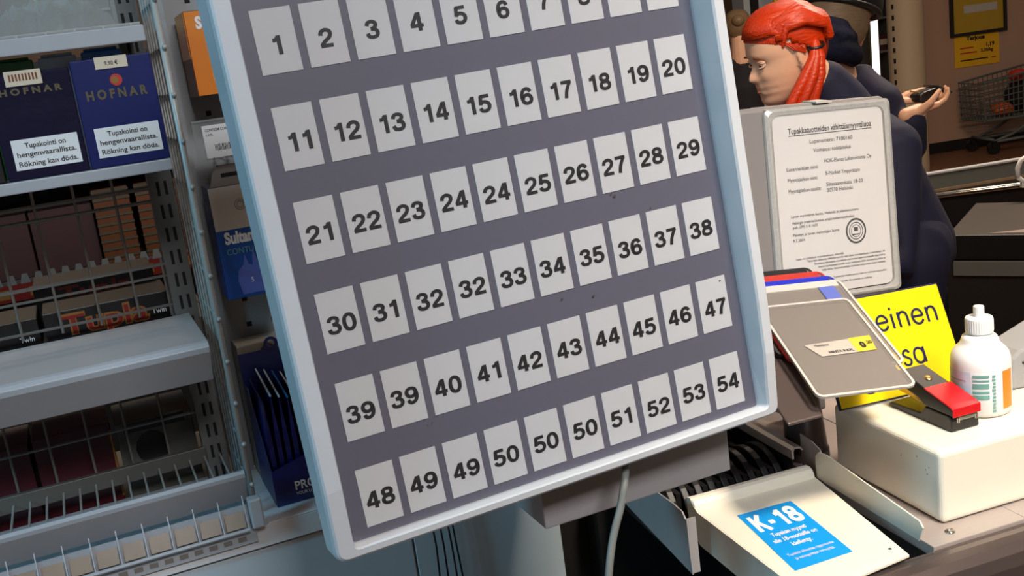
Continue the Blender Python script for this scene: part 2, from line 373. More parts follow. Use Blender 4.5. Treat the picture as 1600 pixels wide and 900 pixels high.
for (u, v, r) in ((0.262, 0.1895, .0016), (0.259, 0.1875, .0010), (0.2935, 0.2065, .0009), (0.1975, 0.262, .0012), (0.226, 0.2665, .0014), (0.3485, 0.2835, .0010), (0.068, 0.330, .0006), (0.064, 0.331, .0006)):
    sc.add([(u + r * math.cos(k * .7854), -0.0010, -v + 0.7 * r * math.sin(k * .7854)) for k in range(8)], [tuple(range(8))])
sc.build('scuff_marks', M_ink2, board)
cv = MB(); cv.box(-0.0134, 0.3654, -0.0034, -0.0022, -0.4034, 0.0740)
cv.build('clear_cover', M_cover, board)

# bracket below, cables
BR = Frame((0.0014, 0.8582, 1.0815), 22)
br = thing('mounting_bracket', 'grey box bracket hanging below the numbered board', 'bracket', BR.o, R_(22))
b = MB(); b.box(0, 0.197, 0, 0.075, 0, 0.062); b.build('housing', M_brk, br, bevel=0.0015)
b = MB(); b.box(0.06, 0.15, 0.036, 0.070, 0.06, 0.30); b.build('arm', M_brk, br, bevel=0.002)
b = MB(); b.box(0.05, 0.14, 0.074, 0.22, 0.015, 0.055); b.build('wall_arm', M_brk, br, bevel=0.002)
def cable(pts, rad, label, m):
    b = MB(); n = []
    P = [Vector(p) for p in pts]
    for i in range(len(P) - 1):
        p0 = P[max(i - 1, 0)]; p1 = P[i]; p2 = P[i + 1]; p3 = P[min(i + 2, len(P) - 1)]
        for k in range(6):
            t = k / 6; n.append(0.5 * ((2 * p1) + (p2 - p0) * t + (2 * p0 - 5 * p1 + 4 * p2 - p3) * t * t + (3 * p1 - p0 - 3 * p2 + p3) * t ** 3))
    n.append(P[-1]); b.tube(n, rad, 8)
    return tag(b.build('cable', m, smooth=True), label, 'cable')
cable([at(978, 700, 0.945), at(977, 742, 0.905), at(970, 790, 0.90), at(958, 840, 0.90), at(951, 900, 0.90), at(948, 1000, 0.91), at(944, 1250, 0.93)], 0.0034, 'thick grey cable running down in front of the bracket', M_cable)

# ================================================================== WIRE RACK
rk = thing('wire_rack', 'white wire display rack with tobacco packs, left of the numbered board', 'rack', RK.o, R_(22))
XL = -0.46; GYT = 0.172
b = MB(); b.tube([(0, 0, -0.0162), (0, 0, 0.66)], 0.0034, 10); b.build('front_post', M_wire, rk, smooth=True)
b = MB()
for d in (0.028, 0.056, 0.084, 0.112, 0.140): b.tube([(0, d, -0.0162), (0, d, 0.66)], 0.0016, 6)
for k in range(15):
    z = -0.012 + k * 0.0466; b.tube([(0.001, -0.007, z), (0.001, 0.170, z)], 0.0015, 6)
    b.ell((0.001, -0.006, z), (0.0026, 0.003, 0.0026), 0, 8, 6)
b.build('wire_side_panel', M_wire, rk, smooth=True)
def upright(x0, x1, y0, y1):
    b = MB(); b.box(x0, x1, y0, y1, -0.0163, 0.68, 0)
    w = x1 - x0
    for k in range(26):
        z = -0.012 + k * 0.0272
        for f in (0.36, 0.68):
            b.box(x0 + w * f - 0.0017, x0 + w * f + 0.0017, y0 - 0.0003, y0 + .001, z, z + 0.0165, 1)
    return b
M_upr = mat('upright_grey', (104, 103, 100), 0.45, var=0.06)
upright(-0.029, -0.0018, 0.168, 0.190).build('slotted_upright', [M_upr, M_slot], rk)
upright(XL, XL + 0.027, 0.168, 0.190).build('slotted_upright', [M_upr, M_slot], rk)
# top shelf
b = MB(); b.box(XL, -0.014, 0.003, 0.168, 0.5165, 0.5235); b.box(XL, -0.014, -0.001, 0.004, 0.5085, 0.5245); b.build('shelf', M_shelf, rk, bevel=0.0012)
b = MB()
for k in range(17): x = -0.025 - k * 0.026; b.tube([(x, 0.006, 0.526), (x, 0.165, 0.526)], 0.0014, 6)
b.tube([(XL, 0.012, 0.5265), (-0.016, 0.012, 0.5265)], 0.0016, 6); b.tube([(XL, 0.09, 0.5265), (-0.016, 0.09, 0.5265)], 0.0016, 6)
b.build('wire_mat', M_wire, rk)
b = MB(); b.box(XL, -0.035, 0.020, 0.0215, 0.5282, 0.575); b.build('clear_front_guard', M_clear, rk)
b = MB(); b.box(XL, -0.030, 0.176, 0.178, 0.53, 0.68); b.build('back_sheet', M_upr, rk)
b = MB()
for k in range(9): b.tube([(-0.062 - k * 0.0425, GYT, 0.527), (-0.062 - k * 0.0425, GYT, 0.66)], 0.0017, 6)
for z in (0.555, 0.60, 0.645): b.tube([(XL, GYT, z), (-0.03, GYT, z)], 0.0017, 6)
b.build('upper_grid', M_wire, rk)
# pack shelf
b = MB(); b.box(XL, -0.0135, 0.003, 0.160, 0.3850, 0.3915); b.box(XL, -0.0135, -0.002, 0.0045, 0.3810, 0.3925); b.build('shelf', M_shelf, rk, bevel=0.0012)
# deep shelf with a tall sloping front
b = MB(); b.prism([(0.165, 0.2), (0.004, 0.2), (0.0, 0.1985), (-0.003, 0.194), (-0.002, 0.188), (0.024, 0.151), (0.028, 0.153), (0.006, 0.189), (0.165, 0.196)], 'x', XL, -0.0135)
b.build('shelf', M_shelf, rk, bevel=0.001)
# rear grid
b = MB(); GY = 0.174
for k in range(9):
    x = -0.068 - k * 0.0425
    if x > XL + .03:
        b.tube([(x, GY, 0.205), (x, GY, 0.380)], 0.0017, 6); b.tube([(x, GY, 0.03), (x, GY, 0.19)], 0.0016, 6)
for z, r in ((0.352, .0026), (0.3365, .0022), (0.262, .0024), (0.248, .0017), (0.2125, .0018), (0.076, .0018), (0.118, .0018), (0.16, .0018)):
    b.tube([(XL, GY, z), (-0.026, GY, z)], r, 6)
b.tube([(-0.032, GY, 0.2), (-0.032, GY, 0.27)], 0.0017, 6)
b.build('rear_grid', M_wired, rk)
b = MB(); b.box(XL, -0.026, 0.166, 0.174, 0.012, 0.032); b.build('rear_rail', M_greyc, rk, bevel=0.001)
# bottom wire shelf
b = MB()
for k in range(25):
    x = -0.012 - k * 0.018; b.tube([(x, 0.018, 0.020), (x, 0.166, 0.020)], 0.0013, 6)
b.tube([(XL, 0.08, 0.0175), (-0.01, 0.08, 0.0175)], 0.0018, 6)
b.build('wire_shelf', M_wire, rk)
b = MB(); b.prism([(0.004, 0.050), (0.0, 0.0505), (-0.003, 0.0475), (-0.002, 0.043), (0.018, 0.010), (0.021, 0.011), (0.003, 0.044)], 'x', XL, -0.004)
b.build('front_lip', M_shelf, rk)
b = MB(); b.box(XL, -0.009, -0.006, -0.0035, -0.016, 0.014, 0); b.tube([(XL, -0.016, -0.011), (-0.011, -0.016, -0.011)], 0.0022, 8)
for k in range(18):
    x = -0.012 - k * 0.0262; b.prism([(-0.0035, 0.024), (-0.016, -0.009), (-0.0035, -0.009)], 'x', x - 0.0006, x + 0.0006)
b.build('ticket_rail', M_shelf, rk)
tk = MB()
for k in range(17):
    x = -0.0142 - k * 0.0262; tk.prism([(-0.0065, 0.008), (-0.0140, -0.008), (-0.0125, -0.009), (-0.0062, 0.004)], 'x', x - 0.0205, x)
tk.build('ticket_strip', M_tan, rk)
b = MB(); b.box(-0.008, 0.006, -0.018, -0.004, -0.012, 0.022); b.build('rail_end_clip', M_shelf, rk, bevel=0.002)
b = MB(); b.box(XL, -0.004, -0.0085, -0.0050, -0.030, -0.0160, 0); b.box(XL, -0.004, -0.0085, 0.188, -0.0163, -0.0140, 0)
for k in range(28):
    x = -0.016 - k * 0.0155; b.box(x - 0.009, x, -0.0089, -0.006, -0.026, -0.0205, 1)
b.build('base_rail', [M_shelf, M_tab], rk)

# crumpled clear film bags lying along the top shelf
for k, (xa, xb, lab) in enumerate(((-0.150, -0.036, 'crumpled clear plastic bag at the right end of the top rack shelf'), (-0.290, -0.158, 'crumpled clear plastic bag left of another one on the top rack shelf'))):
    b = MB(); nx, ny = 34, 14; vs = []; fs = []; random.seed(40 + k)
    ph = [random.uniform(0, 6.28) for _ in range(8)]
    for side in (1, 0):
        for j in range(ny + 1):
            for i in range(nx + 1):
                u, v = i / nx, j / ny; e = (math.sin(math.pi * u) * math.sin(math.pi * v)) ** 0.35 if 0 < u < 1 and 0 < v < 1 else 0
                z = 0.0285 * e * (1 + 0.22 * math.sin(u * 30 + v * 17 + ph[0]) + 0.16 * math.sin(u * 52 - v * 26 + ph[1]) + 0.12 * math.sin(v * 40 + u * 11 + ph[2])) if side else 0.0
                vs.append(((xb - xa) * u, 0.120 * v, z + (0.0003 if side else 0)))
    N = (nx + 1) * (ny + 1)
    for j in range(ny):
        for i in range(nx):
            a = j * (nx + 1) + i; fs.append((a, a + 1, a + nx + 2, a + nx + 1)); fs.append((N + a, N + a + nx + 1, N + a + nx + 2, N + a + 1))
    b.add(vs, fs); o = b.build('plastic_bag', M_film, loc=RK.w(xa, 0.030, 0.5288), rotz=R_(22)); tag(o, lab, 'plastic bag')
# tobacco packs on the rack's middle shelf
def pack(x0, x1, y0, z1, label, m, full=True, blur=False, tilt=0.0):
    w = x1 - x0; t = thing('tobacco_pack', label, 'tobacco pack', RK.w(x0, y0, 0.3927), R_(22 + tilt), 'blue tobacco packs on the rack'); h = z1 - 0.3927
    b = MB(); b.box(0, w, 0, 0.021, 0, h); b.build('carton', m, t, bevel=0.0012)
    if full:
        lb = MB(); lb.box(w * 0.12, w * 0.93, -0.0007, 0.0005, 0.0095, 0.0385, 0)
        for s, z in (('Tupakointi on', 0.0300), ('hengenvaarallista.', 0.0218), ('Rökning kan döda.', 0.0128)):
            lb.text(s, (w * 0.525, -0.0010, z), cap=0.0050, width=w * (0.50 if z > .028 else 0.72), m=1, bold=0.012)
        lb.build('warning_label', [M_lab, M_ink], t)
        n = MB(); n.text('H O F N A R', (w * 0.5, -0.0005, h * (0.63 if not blur else 0.80)), cap=0.0088 if not blur else 0.006, width=w * 0.76, bold=0.045)
        n.build('brand_print', M_gold, t)
        if not blur:
            e = MB(); e.lathe([(0, 0), (0.0058, 0)], 20, 0); e.lathe([(0, 0.0002), (0.0036, 0.0002)], 12, 1, c=(-0.0012, 0, 0))
            e.v = [(w * 0.52 + x, -0.0006 - z, h * 0.79 + y) for x, y, z in e.v]; e.build('round_emblem', [M_red, M_logo2], t)
            st = MB(); st.box(w * 0.30, w * 0.70, -0.0012, 0.004, h - 0.0105, h + 0.001, 0); st.text('9,90 €', (w * 0.5, -0.0015, h - 0.0072), cap=0.0038, m=1, bold=0.01); st.build('price_sticker', [M_cream, M_ink], t)
        else:
            st = MB(); st.box(w * 0.22, w * 0.66, -0.0012, 0.004, h - 0.0120, h + 0.002, 0)
            for k in range(9): st.box(w * (0.27 + 0.04 * k), w * (0.29 + 0.04 * k), -0.0015, 0, h - 0.0075, h - 0.001, 1)
            st.build('price_sticker', [M_cream, M_ord], t)
    return t
pack(-0.0885, -0.0130, 0.006, 0.4975, 'blue tobacco pack with a red round emblem, right end of the shelf', M_navy)
pack(-0.1640, -0.0900, 0.006, 0.4930, 'glossy dark blue tobacco pack left of the one with a red emblem', M_navyd, blur=True)
p3 = pack(-0.2400, -0.1665, 0.012, 0.4900, 'dark tobacco pack cut off by the left edge of the photo', M_choc, full=False)
b = MB(); b.box(0.060, 0.0680, -0.0006, 0.0005, 0.012, 0.024); b.build('pink_print', M_red, p3)
for x0, x1, z1, m, lab in ((-0.075, -0.037, 0.506, M_sky, 'bright blue pack standing behind the pack with the red emblem'), (-0.115, -0.080, 0.505, M_pale, 'pale pack standing behind the gap between the two blue packs'),
                           (-0.180, -0.120, 0.505, M_green, 'shiny green pouch standing behind the dark blue pack')):
    b = MB(); b.box(0, x1 - x0, 0, 0.018, 0, z1 - 0.3927); b.box(0.003, x1 - x0 - 0.003, 0.004, 0.014, z1 - 0.3927, z1 - 0.3897)
    tag(b.build('tobacco_pack', m, None, bevel=0.001, loc=RK.w(x0, 0.036, 0.3927), rotz=R_(22)), lab, 'tobacco pack', 'packs at the back of the shelf')

# chocolate cartons and boxes beyond the rack's rear grid, on the shelf of the customer side
cs = thing('customer_side_shelf', 'low sweets shelf beyond the wire rack, seen through its grid', 'shelf', RK.w(0, 0, 0), R_(22))
b = MB(); b.box(XL, 0.01, 0.195, 0.42, 0.178, 0.186); b.build('shelf_board', M_tab, cs, bevel=0.001)
b = MB(); b.box(XL, 0.01, 0.195, 0.42, -0.034, -0.026); b.build('shelf_board', M_tab, cs, bevel=0.001)
for xx in (XL - .0045, 0.0105): b = MB(); b.box(xx, xx + .004, 0.195, 0.42, -1.0415, 0.186); b.build('side_panel', M_tab, cs)
def carton(x0, x1, y0, y1, z0, z1, m, name, label, grp, pr=None):
    t = thing(name, label, 'box', RK.w(x0, y0, z0), R_(22), grp)
    b = MB(); b.box(0, x1 - x0, 0, y1 - y0, 0, z1 - z0); b.build('carton', m, t, bevel=0.001)
    if pr: pr(t, x1 - x0, z1 - z0)
    return t
def tupla(t, w, h):
    b = MB(); b.text('Tupla', (w * 0.47, -0.0012, h * 0.26), cap=h * 0.62, width=w * 0.70, bold=0.05, m=0); b.text('Tupla', (w * 0.47, -0.0022, h * 0.26), cap=h * 0.58, width=w * 0.67, bold=0.012, m=1)
    b.build('logo', [M_logo2, M_logo], t)
    b = MB(); b.text('Twin', (w * 0.90, -0.0012, h * 0.36), cap=h * 0.17, bold=0.01); b.build('small_print', M_lab, t)
carton(-0.172, -0.030, 0.200, 0.290, 0.187, 0.226, M_choc, 'chocolate_carton', 'black chocolate carton with red and gold lettering behind the grid', 'chocolate cartons', tupla)
carton(-0.325, -0.178, 0.200, 0.290, 0.187, 0.224, M_choc, 'chocolate_carton', 'plain black chocolate carton behind the grid, at the left photo edge', 'chocolate cartons', lambda t, w, h: MB().text('Twin', (w * 0.90, -0.0012, h * 0.30), cap=h * 0.17, bold=0.01).build('small_print', M_lab, t))
carton(-0.180, -0.036, 0.300, 0.390, 0.187, 0.243, M_choc, 'chocolate_carton', 'chocolate carton of the second row, its red lettering above the first', 'chocolate cartons', lambda t, w, h: MB().text('Tupla', (w * 0.5, -0.0012, h * 0.62), cap=h * 0.30, width=w * 0.6, bold=0.03).build('logo', M_logo, t))
carton(-0.215, -0.128, 0.205, 0.300, -0.025, 0.080, M_maroon, 'sweets_box', 'dark red sweets box low behind the rack, beside the grey box', 'boxes low behind the rack', lambda t, w, h: MB().box(w - 0.002, w + 0.0005, -0.001, 0.002, 0.01, h - 0.01).build('gold_edge', M_logo2, t))
carton(-0.300, -0.220, 0.205, 0.300, -0.025, 0.076, M_maroon, 'sweets_box', 'dark red sweets box low behind the rack, at the left photo edge', 'boxes low behind the rack')
def greyp(t, w, h):
    b = MB(); b.ell((w * 0.42, -0.0002, h * 0.62), (w * 0.22, 0.0006, h * 0.22), 0, 20, 6); b.box(w * 0.1, w * 0.9, -0.0006, 0.0, h * 0.86, h * 0.98); b.build('dark_print', M_choc, t)
carton(-0.122, -0.032, 0.205, 0.300, -0.025, 0.074, M_greyc, 'sweets_box', 'pale grey box with a dark print, low behind the rack', 'boxes low behind the rack', greyp)

# ================================================================== PEGBOARD, CARTONS, DISPENSER
pg = thing('pegboard', 'grey pegboard panel with square holes behind the hanging cartons', 'pegboard', RK.w(0.0, 0.185, -0.0145), R_(22))
b = MB(); b.box(0.002, 0.46, 0, 0.004, 0, 0.72, 0)
for i in range(15):
    for j in range(22): b.box(0.0555 + i * 0.0305 - 0.003, 0.0555 + i * 0.0305 + 0.003, -0.0003, 0.001, 0.0185 + j * 0.0325 - .003, 0.0185 + j * 0.0325 + .003, 1)
b.build('sheet', [M_peg, M_slot], pg)
b = MB(); b.box(0.004, 0.026, -0.014, 0.0, 0, 0.72, 0)
for j in range(24): b.box(0.012, 0.018, -0.0145, -0.010, 0.006 + j * 0.03, 0.019 + j * 0.03, 1)
b.build('slotted_post', [M_peg, M_slot], pg)
def peg_carton(x0, x1, y0, y1, z0, z1, label, front, side, fn):
    t = thing('hanging_carton', label, 'carton', RK.w(x0, y0, z0), R_(22), 'cartons hanging on the pegboard'); w, d, h = x1 - x0, y1 - y0, z1 - z0
    b = MB(); b.box(0, w, 0, d, 0, h); b.build('carton', side, t, bevel=0.0008); fn(t, w, d, h); return t
def orange(t, w, d, h):
    b = MB(); b.box(0.0008, w - 0.0008, -0.0006, 0.0004, 0.0008, h - 0.0008, 0); b.box(-0.0005, 0.0004, 0.0008, d, h * 0.45, h - 0.0008, 0)
    b.text('Sultan', (0.011, -0.0010, h - 0.019), cap=0.0125, align='L', bold=0.05, m=1, sq=0.8)
    b.build('front_print', [M_or, M_white, M_peach], t)
    c = MB(); c.add([(0.022, -0.0012, 0.002), (0.019, -0.0012, 0.02), (0.024, -0.0012, 0.034), (0.031, -0.0012, 0.040), (0.036, -0.0012, 0.052), (0.041, -0.0012, 0.040), (0.052, -0.0012, 0.030), (0.054, -0.0012, 0.002)], [tuple(range(8))]); c.build('tower_print', M_peach, t)
peg_carton(0.0365, 0.104, 0.095, 0.1700, 0.4475, 0.5385, 'orange carton with white lettering hanging on the pegboard', M_or, M_ord, orange)
def bluebox(t, w, d, h):
    b = MB(); b.box(0.0006, w - 0.0006, -0.0006, 0.0004, h - 0.050, h - 0.001, 0); b.box(0.0006, w - 0.0006, -0.0007, 0.0004, 0.0006, h - 0.0500, 1)
    b.text('Sultan', (0.0085, -0.0011, h - 0.0655), cap=0.0130, align='L', bold=0.05, m=2, sq=0.74); b.text('CONTURE', (0.0085, -0.0011, h - 0.0785), cap=0.0072, align='L', m=3, sq=0.86)
    b.text('5', (0.031, -0.0014, 0.0165), cap=0.006, m=2); b.build('front_print', [M_cartw, M_bluec, M_white, M_tealp], t)
    c = MB(); P = [(0.018, 0.004), (0.015, 0.02), (0.017, 0.032), (0.024, 0.038), (0.027, 0.05), (0.030, 0.038), (0.034, 0.036), (0.037, 0.058), (0.041, 0.036), (0.048, 0.034), (0.052, 0.046), (0.056, 0.03), (0.06, 0.004)]
    c.add([(x, -0.0011, z) for x, z in P], [tuple(range(len(P)))]); c.build('tower_print', M_lilac, t)
    c = MB()
    for r0 in (0.0065, 0.0042): c.lathe([(r0, 0), (r0 - 0.0008, 0)], 20, 0)
    c.v = [(0.033 + x, -0.0010, h - 0.023 + y) for x, y, z in c.v]; c.build('embossed_ring', M_tab, t)
    c = MB(); c.prism([(0.004, h), (0.009, h + 0.016), (0.018, h + 0.0235), (w - 0.008, h + 0.0235), (w - 0.002, h + 0.012), (w - 0.001, h)], 'y', 0.0, 0.0012, 0); c.box(0.018, 0.046, -0.0004, 0.001, h + 0.0095, h + 0.014, 1); c.build('hanging_tab', [M_tab, M_slot], t)
peg_carton(0.0265, 0.1005, 0.100, 0.150, 0.2170, 0.3470, 'white and blue carton hanging on the pegboard below the price tag', M_bluec, M_blued, bluebox)
hk = thing('peg_hook', 'metal peg hook with a clear price tag holder above the blue carton', 'hook', RK.w(0.022, 0.185, 0.372), R_(22))
b = MB(); b.tube([(0.045, 0, 0.004), (0.045, -0.085, 0.004), (0.045, -0.092, 0.010)], 0.0018, 8); b.tube([(0.030, -0.0018, 0.0035), (0.030, -0.088, 0.0035)], 0.0012, 6); b.build('prong', M_chrome, hk, smooth=True)
b = MB(); b.box(0.0, 0.085, -0.1010, -0.0995, 0.004, 0.050); b.box(0.0, 0.085, -0.1035, -0.0995, 0.0485, 0.0505); b.build('tag_holder', M_clear, hk)
b = MB(); b.box(0.0095, 0.080, -0.1030, -0.1016, 0.0085, 0.0440, 0); b.text('CONDOM CONTURE', (0.0125, -0.1034, 0.0375), cap=0.0030, align='L', bold=0.012, m=1, sq=0.8); b.text('5 KPL', (0.0125, -0.1034, 0.0325), cap=0.0026, align='L', m=1)
for k in range(22): b.box(0.0200 + k * 0.0013, 0.0200 + k * 0.0013 + random.choice((.0005, .0008)), -0.1034, -0.103, 0.0160, 0.0230, 1)
b.build('price_ticket', [M_lab, M_ink], hk)

lb = thing('base_cabinet', 'white cabinet with a worktop under the rack and pegboard', 'cabinet', RK.w(0, 0, 0), R_(22))
b = MB(); b.box(-0.55, 0.361, -0.004, 0.191, -0.041, -0.0165); b.box(0.010, 0.361, -0.004, 0.1835, -0.0165, -0.0148); b.build('worktop', M_top, lb, bevel=0.002)
b = MB(); b.box(0.3572, 0.438, 0.060, 0.191, -1.0415, -0.06); b.build('gap_shade_panel', M_slot, lb)  # black panel added to stand for the shade in the gap beside the cabinet
b = MB(); b.box(-0.55, 0.357, 0.010, 0.191, -1.0415, -0.041); b.build('carcass', M_cab, lb)
for x0, x1 in ((-0.55, -0.20), (-0.197, 0.168), (0.1705, 0.3575)):
    b = MB(); b.box(x0, x1, 0.002, 0.0098, -1.0, -0.045); b.build('door', M_cab, lb, bevel=0.001)
for k, (x, y0) in enumerate(((0.190, -0.010), (0.1985, -0.012), (0.207, -0.016), (0.2145, -0.009))):  # dark wires drawn in place of the shadow lines that cables cast
    b = MB(); b.tube([RK.w(x, y0, -0.03), RK.w(x + 0.002, y0 - .002, -0.10), RK.w(x + 0.006 * (k - 1), y0, -0.30), RK.w(x + 0.01 * (k - 1), 0.001 - .004, -0.60)], 0.0012, 6)
    tag(b.build('shadow_wire', M_blk, smooth=True), 'thin dark wire standing in for a cable shadow before the white cabinet', 'wire', 'cable shadow wires before the cabinet')

dp = thing('dispenser_box', 'dark blue counter display box holding foil sachets, before the pegboard', 'display box', RK.w(0.0275, 0.030, -0.0145), R_(22))
b = MB(); b.prism([(0, 0.0), (0.085, 0.0), (0.085, 0.066), (0.0, 0.042)], 'y', 0, 0.0015, 0); b.text('PRO', (0.0235, -0.0005, 0.0150), cap=0.0105, align='L', bold=0.02, m=1); b.text('YOUR LI', (0.0235, -0.0005, 0.0085), cap=0.0038, align='L', m=1); b.build('front_panel', [M_navy, M_white], dp)
b = MB(); b.box(0, 0.085, 0.0015, 0.095, 0, 0.0015); b.prism([(0.0015, 0.0015), (0.095, 0.0015), (0.095, 0.125), (0.07, 0.125), (0.0015, 0.042)], 'x', 0, 0.0013); b.prism([(0.0015, 0.0015), (0.095, 0.0015), (0.095, 0.125), (0.07, 0.125), (0.0015, 0.066)], 'x', 0.0837, 0.085); b.build('tray', M_blued, dp)
b = MB(); b.box(0, 0.085, 0.095, 0.0965, 0.0, 0.160, 0); b.lathe([(0.0045, 0), (0.0085, 0)], 16, 0); n = 32
b.v[-n:] = [(0.040 + x, 0.094, 0.166 + y) for x, y, z in b.v[-n:]]; b.build('header_card', M_navy, dp)
for k in range(8):
    s = thing('foil_sachet', 'dark blue foil sachet standing in the counter display box', 'sachet', RK.w(0.0335 + k * 0.0092, 0.036, -0.0125), R_(22), 'foil sachets in the display box')
    b = MB(); hh = 0.116 + 0.003 * ((k * 3) % 4); g = []; ln = 0.0010
    for z, th in ((0, .0004), (0.006, .0010), (0.03, .0026), (hh * 0.6, .0028), (hh - 0.012, .0010), (hh, .0004)):
        sl_ = 0.10 * z; g.append([(-th + ln * z * 8, 0.002, z), (-th * 1.3 + ln * z * 8, 0.036, z + sl_ * .5), (-th + ln * z * 8, 0.082, z + sl_), (th + ln * z * 8, 0.082, z + sl_), (th * 1.3 + ln * z * 8, 0.036, z + sl_ * .5), (th + ln * z * 8, 0.002, z)])
    b.loft(g); b.build('foil', M_foil, s)
    e = MB(); zt = 0.10 * hh; o_ = ln * hh * 8
    e.hexa([(o_ - .0009, 0.002, hh), (o_ + .0009, 0.002, hh), (o_ + .0009, 0.082, hh + zt), (o_ - .0009, 0.082, hh + zt), (o_ - .0009, 0.002, hh + .002), (o_ + .0009, 0.002, hh + .002), (o_ + .0009, 0.082, hh + zt + .002), (o_ - .0009, 0.082, hh + zt + .002)])
    e.build('sealed_edge', M_bluel if k in (1, 2, 4) else M_sky if k == 3 else M_foil, s)
t = thing('white_carton', 'flat white carton standing between the pegboard and the sachet box', 'box', RK.w(0.028, 0.131, -0.0145), R_(22))
b = MB(); b.box(0, 0.088, 0, 0.040, 0, 0.168); b.build('carton', M_tab, t, bevel=0.001); b = MB(); b.box(0.001, 0.087, 0.001, 0.039, 0.168, 0.1686); b.build('lid', M_cartw, t)

# ================================================================== CHECKOUT COUNTER (right)
ct = thing('counter', 'steel checkout counter with a dark base, carrying the cream box and tray', 'counter', KO.w(0, 0, 0), R_(16.5))
b = MB(); b.box(-0.036, 0.075, -0.030, 0.40, -0.012, 0.0); b.box(0.0755, 0.9, -0.030, 0.40, -0.012, 0.0); b.build('steel_top', M_steel, ct, bevel=0.0008)
b = MB(); b.prism([(-0.0305, -0.003), (-0.034, -0.004), (-0.040, -0.001), (-0.050, 0.001), (-0.060, -0.001), (-0.067, -0.008), (-0.070, -0.020), (-0.070, -0.060), (-0.0305, -0.060)], 'x', -0.185, 0.9); b.build('front_rail', M_rail, ct, bevel=0.002, seg=3)
b = MB(); b.box(-0.02, 0.9, 0.0, 0.40, -0.979, -0.0122); b.box(-0.30, 0.9, -0.028, -0.02, -0.979, -0.058); b.box(-0.235, -0.02, 0.36, 0.40, -0.979, -0.05); b.build('base', M_dark, ct)  # includes dark panels added to stand for the shade of the open cavity
b = MB(); b.ell((0, 0, 0), (0.0052, 0.0052, 0.0026), 0, 14, 8); b.box(-0.003, 0.003, -0.0005, 0.0005, 0.0015, 0.0028); b.v = [(x - 0.0035, y - 0.014, z + 0.0004) for x, y, z in b.v]; b.build('screw', M_chrome, ct, smooth=True)

# tray with the blue sticker
tr = thing('metal_tray', 'cream metal tray with a light blue K-18 sticker', 'tray', KO.w(0, 0, 0.0004), R_(16.5))
b = MB()
b.hexa([(-0.1905, -0.055, 0.002), (-0.070, -0.038, 0.002), (-0.0422, 0.158, 0.002), (-0.1930, 0.158, 0.002), (-0.1905, -0.055, 0.005), (-0.070, -0.038, 0.005), (-0.0422, 0.158, 0.005), (-0.1930, 0.158, 0.005)])
b.build('floor_plate', M_beige, tr, bevel=0.0005)
b = MB(); b.prism([(0.1545, 0.004), (0.1565, 0.0105), (0.160, 0.0145), (0.165, 0.0160), (0.171, 0.0155), (0.1735, 0.0135), (0.1735, 0.004)], 'x', -0.1945, -0.0435); b.build('rear_lip', M_beige, tr, bevel=0.0015, seg=3)
b = MB(); b.prism([(0.157, 0.004), (0.157, 0.030), (0.150, 0.037), (0.135, 0.0385), (-0.016, 0.0225), (-0.021, 0.017), (-0.014, -0.0), (-0.012, 0.001)], 'x', -0.0405, -0.0390); b.build('side_flange', M_beige, tr)
b = MB(); b.prism([(0.1738, 0.0145), (0.165, 0.0165), (0.157, 0.0085), (0.150, 0.0052), (0.0, 0.0052), (-0.054, 0.0047), (-0.060, -0.002), (-0.060, -0.036), (0.150, -0.034), (0.172, -0.020)], 'x', -0.0021, -0.0006); b.v = [(x - 0.1930 - (0.174 - y) * -0.012, y, z) for x, y, z in b.v]
b.build('side_flange', M_beige, tr)
b = MB()
SA, SB, SCn, SD = Vector((-0.163, 0.121, 0.0054)), Vector((-0.098, 0.120, 0.0054)), Vector((-0.110, -0.006, 0.0054)), Vector((-0.176, -0.009, 0.0054))
b.quad(SA, SB, SCn, SD, 0); su = ((SB - SA) + (SCn - SD)).normalized(); sv = ((SA - SD) + (SB - SCn)).normalized(); sw = 0.0655; shh = 0.128
mid = lambda fu, fv: SD + (SCn - SD) * fu + (SA - SD) * fv + Vector((0, 0, 0.0003))
for s, fu, fv, cap, wd_, bo in (('K-18', 0.49, 0.63, 0.036, 0.055, 0.06), ('Tupakan myynti', 0.48, 0.515, 0.0078, 0.040, 0.02), ('alle 18-vuotiaille on', 0.49, 0.415, 0.0078, 0.050, 0.02), ('kielletty.', 0.5, 0.315, 0.0078, 0.023, 0.02),
                             ('Tupakka aiheuttaa riippuvuutta', 0.5, 0.19, 0.0052, 0.052, 0.0), ('ja vahingoittaa terveyttä.', 0.5, 0.12, 0.0052, 0.044, 0.0)):
    (b.stroke(s, mid(fu, fv), su, sv, cap=cap, width=wd_, wt=0.25, gap=0.10, m=1) if s == 'K-18' else b.text(s, mid(fu, fv), su, sv, cap=cap, width=wd_, bold=bo, m=1))
b.build('sticker', [M_cyan, M_white], tr)
b = MB(); b.lathe([(0, 0), (0.0018, 0)], 10, 0, c=(-0.078, -0.020, 0.0053)); b.build('rivet_hole', M_slot, tr)

